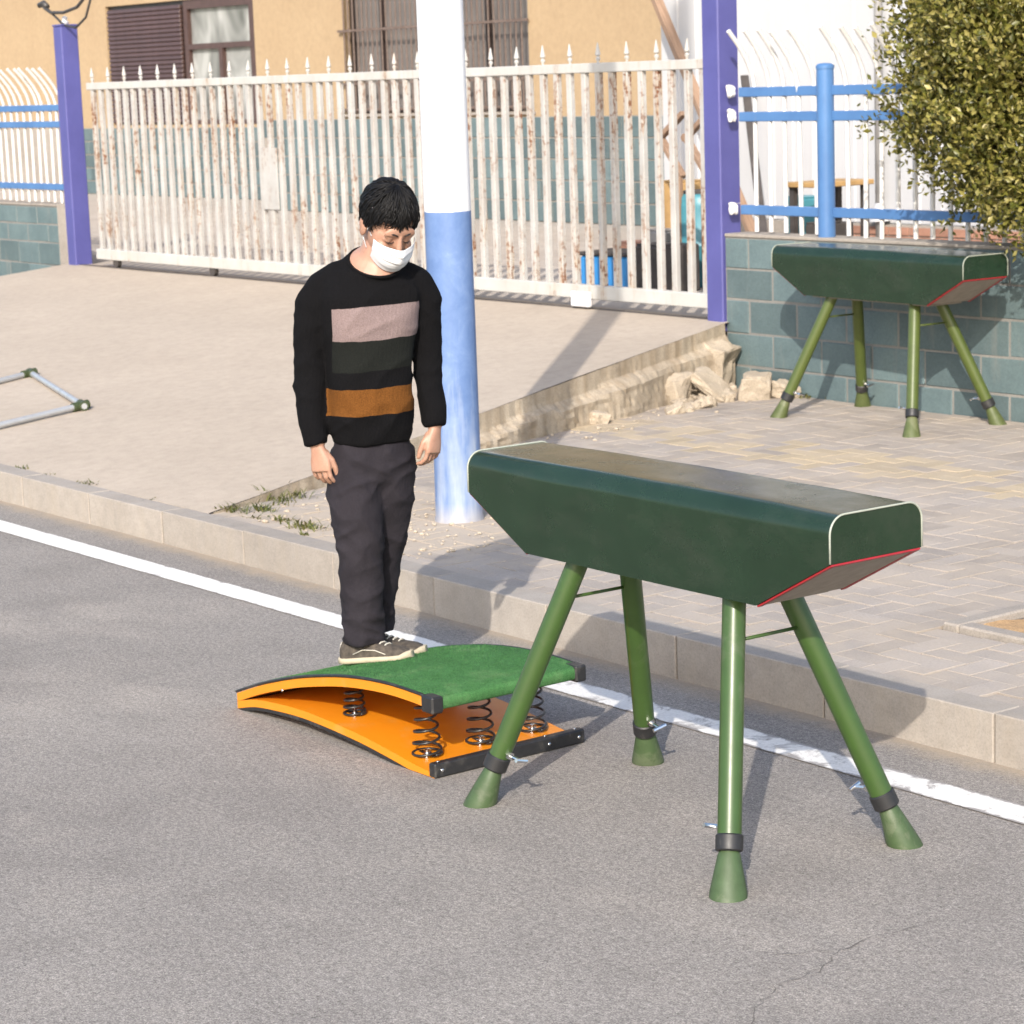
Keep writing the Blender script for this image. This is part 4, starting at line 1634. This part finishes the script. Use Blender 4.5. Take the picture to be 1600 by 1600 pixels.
def seg_d(P, a, b):
    a, b = np.array(a), np.array(b)
    t = np.clip(((P - a) @ (b - a)) / ((b - a) @ (b - a)), 0, 1)
    return np.linalg.norm(P - (a + t[:, None] * (b - a)), axis=1)


dR = np.min([seg_d(co, V3(*p[:3]), V3(*q[:3])) / ((p[3] + q[3]) / 2) for p, q in zip(ARM_R[:-1], ARM_R[1:])], axis=0)
dL = np.min([seg_d(co, V3(*p[:3]), V3(*q[:3])) / ((p[3] + q[3]) / 2) for p, q in zip(ARM_L[:-1], ARM_L[1:])], axis=0)
darm = np.minimum(dR, dL)
tor = np.clip((darm - 1.02) * 6, 0, 1).astype(np.float32)
for i, p in enumerate(co):
    v = Vector(p)
    arm = 1 - tor[i]
    zz = v.z + ZB
    d = .0050 * noise.noise(Vector((v.x * 7, v.y * 7, v.z * 5)))
    # soft creases: slanting on the sleeves, gathered above the hem
    r1 = (1 - abs(noise.noise(Vector((v.x * 9 + v.z * 5, v.y * 9, v.z * 11))))) ** 3
    r2 = (1 - abs(noise.noise(Vector((v.x * 6 - v.z * 8 + 4, v.y * 7, v.z * 6))))) ** 4
    k_el = math.exp(-((zz - 1.22) / .13) ** 2) + .8 * math.exp(-((zz - 1.48) / .06) ** 2)
    d += arm * (.0095 * (r1 - .45) * k_el + .004 * (r2 - .4))
    d += tor[i] * (.0075 * (r2 - .4) + .011 * (r1 - .45) * math.exp(-((zz - 1.12) / .08) ** 2))
    disp[i] = d
setco(sme, co + nr * disp[:, None])
at = sme.attributes.new('torso', 'FLOAT', 'POINT')
at.data.foreach_set('value', tor)
sweater = put('sweater', sme, 'striped_knit', person, label='black knitted sweater with pink, dark green and brown stripes')
# ribbed collar and hem
cpt = ring(V3(-.020, .008, 1.653), LAT * .093, FWD * .085 + ZU * -.048, 30, 2.0)
put('collar', MB().tube(cpt, .0058, 8, closed=True).mesh('collar', True), 'striped_knit', sweater)

# trousers ----------------------------------------------------------
HIP_R = [(-.118, .018, .990, .088), (-.126, .012, .92, .096), (-.129, .004, .84, .096), (-.124, -.002, .76, .091), (-.118, .0, .69, .086), (-.117, .008, .60, .081), (-.119, .016, .51, .077), (-.119, .024, .42, .074), (-.117, .030, .345, .072), (-.116, .032, .288, .074)]
HIP_L = [(.000, .055, .990, .086), (.000, .062, .92, .092), (-.006, .078, .84, .091), (-.013, .100, .76, .085), (-.022, .120, .69, .079), (-.040, .140, .60, .073), (-.058, .158, .51, .068), (-.072, .172, .42, .064), (-.080, .182, .345, .062), (-.084, .186, .30, .065)]
tm = MB()
tm.rings([ring(V3(x, y, z), LAT * a, FWD * b, 28, 2.3) for x, y, z, a, b in
          [(-.060, .040, .84, .075, .060), (-.060, .034, .88, .118, .088), (-.060, .026, .93, .140, .100), (-.060, .02, .98, .142, .103), (-.060, .014, 1.02, .138, .101), (-.060, .012, 1.05, .134, .098)]])
for leg in (HIP_R, HIP_L):
    tm.tube([V3(*a[:3]) for a in leg], [a[3] for a in leg], 22)
tme = remeshed(tm, 'trousers', .0075, 8, .5)
co, nr = coords(tme), normals(tme)
disp = np.zeros(len(co))
for i, p in enumerate(co):
    v = Vector(p)
    zz = v.z + ZB
    d = .0045 * noise.noise(Vector((v.x * 9, v.y * 9, v.z * 4)))
    r1 = (1 - abs(noise.noise(Vector((v.x * 8 + v.z * 6, v.y * 8, v.z * 7))))) ** 4
    r2 = (1 - abs(noise.noise(Vector((v.x * 10 - v.z * 9 + 7, v.y * 10, v.z * 12))))) ** 3
    r3_ = (1 - abs(noise.noise(Vector((v.x * 14, v.y * 14, v.z * 22 + v.x * 9))))) ** 3
    low = math.exp(-((zz - .34) / .07) ** 2)
    knee = math.exp(-((zz - .68) / .09) ** 2)
    hip = math.exp(-((zz - .90) / .06) ** 2)
    d += .0075 * (r1 - .35) + .008 * (r2 - .45) * (.25 + knee + hip) + .011 * (r3_ - .45) * low
    disp[i] = d
setco(tme, co + nr * disp[:, None])
trs = put('trousers', tme, 'charcoal_twill', person)

# body: one continuous mesh -----------------------------------------
HY, HP, HRL = R(29), R(-34), R(2)
HC = V3(.034, -.030, 1.786)
HM = Matrix.Translation(HC) @ Matrix.Rotation(HY, 4, 'Z') @ Matrix.Rotation(HP, 4, 'X').inverted() @ Matrix.Rotation(HRL, 4, 'Y') @ Matrix.Rotation(math.pi, 4, 'Z') @ Matrix.Scale(1.075, 4)
# head space: +X the man's right... after the half turn +Y of head space is his face, facing the camera
bm_ = MB()
E_ = lambda c, r: bm_.ellipsoid(c, r, HM, 26, 18)
E_((0, -.012, .032), (.076, .094, .096))
E_((0, .022, -.020), (.069, .070, .085))
E_((0, .030, -.062), (.058, .060, .060))
E_((0, .062, -.098), (.028, .026, .024))
E_((0, .082, .020), (.056, .014, .030))
E_((-.040, .062, -.035), (.024, .024, .020))
E_((.040, .062, -.035), (.024, .024, .020))
for k in range(6):
    t = k / 5
    E_((0, .090 + .020 * t, .010 - .052 * t), (.009 + .004 * t, .012, .012))
E_((-.012, .100, -.044), (.009, .010, .008))
E_((.012, .100, -.044), (.009, .010, .008))
for sx in (-1, 1):
    E_((sx * .031, .077, -.004), (.017, .013, .010))      # lids
    E_((sx * .079, -.012, -.018), (.009, .020, .032))     # ears
    E_((sx * .083, -.020, -.006), (.007, .017, .022))
bm_.rings([ring(V3(-.026, .020, 1.60), LAT * .075, FWD * .055 + ZU * -.03, 24, 2.0), ring(V3(-.020, .008, 1.654), LAT * .090, FWD * .082 + ZU * -.048, 24, 2.0), ring(V3(-.010, .004, 1.682), LAT * .066, FWD * .066 + ZU * -.034, 24, 2.0), ring(V3(.004, -.004, 1.72), LAT * .056, FWD * .058 + ZU * -.02, 24, 2.0)])
nk0, nk1 = HM @ Vector((0, -.028, -.055)), V3(-.030, .030, 1.60)
bm_.tube([nk0, nk0.lerp(nk1, .35), nk0.lerp(nk1, .7), nk1, V3(-.032, .03, 1.55)], [.056, .058, .062, .064, .060], 22)
bm_.rings([ring(V3(x, y, z), LAT * a * .80, FWD * b * .72, 24) for x, y, z, a, b in TOR] + [ring(V3(-.040, .024, 1.585), LAT * .12, FWD * .060), ring(V3(-.03, .024, 1.61), LAT * .08, FWD * .05)])
bm_.rings([ring(V3(x, y, z), LAT * a, FWD * b, 24) for x, y, z, a, b in [(-.060, .045, .89, .075, .045), (-.060, .035, .95, .100, .060), (-.060, .018, 1.05, .105, .066)]])
for leg in (HIP_R, HIP_L):
    bm_.tube([V3(*a[:3]) for a in leg], [a[3] * .60 for a in leg], 16)
for arm in (ARM_R, ARM_L):
    bm_.tube([V3(*a[:3]) for a in arm], [a[3] * .74 for a in arm], 16)


def hand(mb, wrist, down, thumb, palm, curl):
    """wrist point; down = along the fingers, thumb = towards the thumb side, palm = out of the palm"""
    down, thumb, palm = Vector(down).normalized(), Vector(thumb), Vector(palm)
    thumb = (thumb - down * thumb.dot(down)).normalized()
    pn = down.cross(thumb)
    palm = pn if pn.dot(palm) > 0 else -pn
    st = [(-.045, .027, .021), (0, .026, .019), (.022, .031, .018), (.05, .039, .016), (.075, .041, .0145), (.09, .039, .013)]
    mb.rings([ring(wrist + down * t + thumb * (.003 if t > .01 else 0), thumb * a, palm * b, 20, 2.3) for t, a, b in st])
    mb.ellipsoid((0, 0, 0), (.020, .016, .030), Matrix.Translation(wrist + down * .042 + thumb * .020 + palm * .010), 12, 8)
    for k, (off, ln, r) in enumerate(((.0325, .074, .0088), (.0110, .082, .0090), (-.0110, .077, .0087), (-.0315, .060, .0078))):
        p = wrist + down * .078 + thumb * off
        pts, rad = [p], [r * 1.05]
        ang = curl[0] + k * .06
        spread = thumb * (off * .35)
        dcur = down
        for si, (fr2, bend) in enumerate(((.44, 0), (.31, curl[1]), (.25, curl[2]))):
            ang += bend
            dd = (down * math.cos(ang) + palm * math.sin(ang)) + spread
            dd.normalize()
            for h_ in (.5, 1.0):
                pts.append(pts[-1] + dd * ln * fr2 * .5 * 1.0)
                rad.append(r * (1 - .07 * (si * 2 + h_ * 2) * .5))
        mb.tube(pts, rad, 12)
        mb.ellipsoid(pts[-1], (rad[-1] * .98,) * 3, None, 10, 8)
    # thumb leaves the side of the palm near its base
    p = wrist + down * .028 + thumb * .024 + palm * .006
    d1 = (down * .80 + thumb * .50 + palm * .30).normalized()
    d2 = (down * .96 + thumb * .12 + palm * .28).normalized()
    d3 = (down * .98 - thumb * .05 + palm * .32).normalized()
    q = [p, p + d1 * .034, p + d1 * .034 + d2 * .03, p + d1 * .034 + d2 * .03 + d3 * .024]
    mb.tube(q, [.0135, .0115, .0105, .0085], 12)
    mb.ellipsoid(q[-1], (.0085, .0085, .0085), None, 10, 8)


hand(bm_, V3(-.246, -.066, 1.020), (.10, -.06, -1), (.86, -.45, 0), (.5, .8, 0), (.18, .50, .45))
hand(bm_, V3(.166, .026, 1.058), (-.10, -.10, -1), (-.55, -.80, 0), (-.6, .5, 0), (.25, .55, .5))
bme_ = remeshed(bm_, 'body', .0034, 3, .5)
co = coords(bme_)
# press in the eye sockets
HI = np.array(HM.inverted())
hl = co @ HI[:3, :3].T + HI[:3, 3]
bk = np.array((HM.to_3x3() @ Vector((0, -1, 0))))
for sx in (-1, 1):
    d = np.exp(-(((hl[:, 0] - sx * .018) / .010) ** 2 + ((hl[:, 2] - .004) / .011) ** 2)) * (hl[:, 1] > .05)
    co += bk * (d * .006)[:, None]
    d = np.exp(-(((hl[:, 0] - sx * .033) / .022) ** 2 + ((hl[:, 2] - .012) / .005) ** 2)) * (hl[:, 1] > .05)
    co += bk * (d * .003)[:, None]
setco(bme_, co)
put('body', bme_, 'skin', person)

# brows and lash lines
for sx in (-1, 1):
    put('eyebrow', MB().tube([HM @ Vector((sx * a, b, c)) for a, b, c in ((.012, .0965, .020), (.024, .095, .0255), (.038, .088, .026), (.050, .078, .020))], [.0022, .0034, .003, .0015], 6).mesh('eyebrow', True), 'brow', person)
    put('eyelash', MB().tube([HM @ Vector((sx * a, b, c)) for a, b, c in ((.017, .0885, -.006), (.025, .0905, -.0105), (.034, .0895, -.0115), (.044, .083, -.008))], [.001, .0018, .0018, .001], 6).mesh('eyelash', True), 'brow', person)

# face mask
mk = []
NU, NV = 31, 41
for j in range(NV):
    v_ = j / (NV - 1)
    for i in range(NU):
        u_ = (i / (NU - 1) - .5) * 2
        ang = u_ * R(66)
        z = -.018 - .094 * v_ + .010 * abs(u_) ** 2 * (1 if v_ < .5 else 1)
        rr_x = .076 - .016 * max(0, v_ - .45)
        z += .020 * u_ * u_ * (v_ - .25)*1.2
        bulge = .118 + .014 * math.exp(-(u_ / .22) ** 2) * math.exp(-((v_ - .22) / .30) ** 2) + .010 * math.sin(math.pi * min(1, v_ * 1.05)) - .030 * max(0, v_ - .62) - .004 * (1 - v_)
        x = rr_x * math.sin(ang) * 1.06
        y = bulge * math.cos(ang) ** .75 * 1.0 if abs(ang) < R(89) else 0
        pleat = .0050 * (((v_ * 3.6 + .2) % 1.0) ** 1.5 - .4) * (1 - u_ ** 4) * (1 if .12 < v_ < .9 else .3)
        y = .010 + (y - .010) + pleat
        mk.append(HM @ Vector((x, y, z)))
mf = [(j * NU + i, j * NU + i + 1, (j + 1) * NU + i + 1, (j + 1) * NU + i) for j in range(NV - 1) for i in range(NU - 1)]
mme = MB().add(mk, mf).mesh('face_mask', True)
mo = put('face_mask', mme, 'mask_white', person)
sd = mo.modifiers.new('s', 'SOLIDIFY')
sd.thickness = .0016
for sx in (-1, 1):
    put('ear_loop', MB().tube([HM @ Vector((sx * a, b, c)) for a, b, c in ((.070 if sx > 0 else .058, .035, -.020 if sx > 0 else -.045), (.0735 if sx > 0 else .066, .012, -.008 if sx > 0 else -.03), (.078 if sx > 0 else .072, -.010, .002), (.086, -.030, .004), (.084, -.038, -.020), (.076, -.012, -.046), (.068, .022, -.075))], .0018, 6).mesh('ear_loop', True), 'mask_white', mo)

# hair
cap = MB()
hv = []
CC = Vector((0, -.016, .036))
CR = Vector((.086, .106, .104))
NU, NV = 48, 22


def hairline(az):       # lowest polar angle of the hair for an azimuth (0 = face)
    a = abs(az)
    if a < R(38):
        return R(70) + R(7) * math.sin(az * 5 + 1)
    if a < R(62):
        return R(74) + (R(90) - R(74)) * (a - R(38)) / R(24)
    if a < R(100):
        return R(104)
    return R(122)


for j in range(NV):
    for i in range(NU):
        az = 2 * math.pi * i / NU - math.pi
        po = hairline(az) * (j + .01) / (NV - 1)
        d = Vector((math.sin(po) * math.sin(az), math.sin(po) * math.cos(az), math.cos(po)))
        k = 1 + .03 * noise.noise(d * 5) + .018 * noise.noise(d * 13)
        if j >= NV - 2:
            k -= .03
        hv.append(HM @ (CC + Vector((d.x * CR.x, d.y * CR.y, d.z * CR.z)) * k))
hf = [(j * NU + i, j * NU + (i + 1) % NU, (j + 1) * NU + (i + 1) % NU, (j + 1) * NU + i) for j in range(NV - 1) for i in range(NU)]
cap.add(hv, hf)
hair = put('hair', cap.mesh('hair', True), 'hair', person, label='short straight black hair')
lk = MB()
r4 = random.Random(4)
for _ in range(1500):
    az = r4.uniform(-math.pi, math.pi)
    hl_ = hairline(az)
    p0 = hl_ * r4.random() ** .7 * .98
    step = r4.uniform(.45, .75) / 5
    pts = []
    lift = r4.uniform(.0, .06) if r4.random() < .94 else r4.uniform(.04, .10)
    tipr = r4.random() ** 1.6 * (1.0 if az > -.2 else .75)
    twist = r4.gauss(0, .10) + .05
    a_ = az
    for k in range(6):
        po = p0 + step * k
        lim = hl_ + (R(2) + R(13) * tipr if abs(az) < R(55) else R(4) + R(5) * tipr)
        po = min(po, lim)
        a_ += twist * .25
        d = Vector((math.sin(po) * math.sin(a_), math.sin(po) * math.cos(a_), math.cos(po)))
        kk = 1.012 + lift * math.sin(math.pi * min(1, k / 5 * .8 + .1)) + .02 * noise.noise(d * 6)
        if k == 0:
            kk = .97
        pts.append(HM @ (CC + Vector((d.x * CR.x, d.y * CR.y, d.z * CR.z)) * kk))
    if (pts[-1] - pts[0]).length < .012:
        continue
    keep = [pts[0]]
    for q in pts[1:]:
        if (q - keep[-1]).length > .002:
            keep.append(q)
    if len(keep) < 3:
        continue
    n_ = len(keep)
    lk.tube(keep, [.0032 * (1 - .75 * (k / (n_ - 1)) ** 1.5) for k in range(n_)], 4)
put('hair_locks', lk.mesh('hair_locks', True), 'hair', hair, kind='stuff')


# shoes
def shoe(cx_, cy_, z0, ang, tilt, name_label):
    t = Matrix.Translation(V3(cx_, cy_, z0)) @ Matrix.Rotation(ang, 4, 'Z') @ Matrix.Rotation(-tilt, 4, 'Y')
    # stations along the shoe: x, half width, height
    S = [(-.132, .020, .060), (-.122, .032, .075), (-.095, .038, .088), (-.06, .038, .092), (-.025, .037, .086), (.01, .040, .074), (.045, .045, .060), (.08, .047, .051), (.108, .042, .044), (.128, .028, .036), (.138, .012, .028)]
    up = [[t @ (Vector((x, 0, .012)) + Vector((0, w * math.copysign(abs(math.cos(a)) ** .8, math.cos(a)), (h - .012) * max(0, math.sin(a)) ** .75 if math.sin(a) > 0 else 0))) for a in (2 * math.pi * k / 24 for k in range(24))] for x, w, h in S]
    sh = put('shoe', MB().rings(up).mesh('shoe', True, 60), 'shoe_grey', person, label=name_label)
    so = [[t @ (Vector((x, 0, .012 + (.006 if x > .11 else 0))) + Vector((0, (w + .006) * math.copysign(abs(math.cos(a)) ** .6, math.cos(a)), .013 * math.copysign(abs(math.sin(a)) ** .5, math.sin(a))))) for a in (2 * math.pi * k / 20 for k in range(20))] for x, w, h in [(-.140, .016, 0)] + S[1:-1] + [(.146, .010, 0)]]
    put('sole', MB().rings(so).mesh('sole', True, 50), 'shoe_sole', sh)
    lc = MB()
    for i_, x in enumerate((-.008, .012, .032, .052)):
        h = interp(x, [(a, c) for a, b, c in S]) + .003
        w = .021
        lc.tube([t @ Vector((x - .006, -w, h - .010)), t @ Vector((x, -w * .4, h - .001)), t @ Vector((x + .006, w * .4, h - .001)), t @ Vector((x + .01, w, h - .010))], .0032, 6)
    put('laces', lc.mesh('laces', True), 'lace_white', sh)
    put('heel_tab', MB().add([t @ Vector(p) for p in ((-.136, -.012, .045), (-.136, .012, .045), (-.122, .014, .078), (-.122, -.014, .078), (-.130, -.016, .045), (-.130, .016, .045), (-.116, .016, .080), (-.116, -.016, .080))],
        [(0, 1, 2, 3), (4, 5, 6, 7), (0, 1, 5, 4), (2, 3, 7, 6), (0, 3, 7, 4), (1, 2, 6, 5)]), 'lace_white', sh)
    st = MB()
    for sy in (-1, 1):
        st.tube([t @ Vector((x, sy * (interp(x, [(a, b) for a, b, c in S]) + .0005), z)) for x, z in ((-.07, .036), (-.03, .050), (.02, .046), (.06, .030))], .0022, 5)
    put('side_stripe', st.mesh('side_stripe', True), 'lace_white', sh)


def board_z(x, y):
    w = person_m @ Vector((x, y, 0))
    return cr_interp(w.x + 6.99, TOP) + .007


person_m = Matrix.Translation((-7.05, 4.78, 0)) @ Matrix.Rotation(PH, 4, 'Z')
shoe(-.078, .005, board_z(-.078, .005), R(-20), R(6.5), None)
shoe(-.040, .150, board_z(-.040, .150), R(-14), R(6), None)
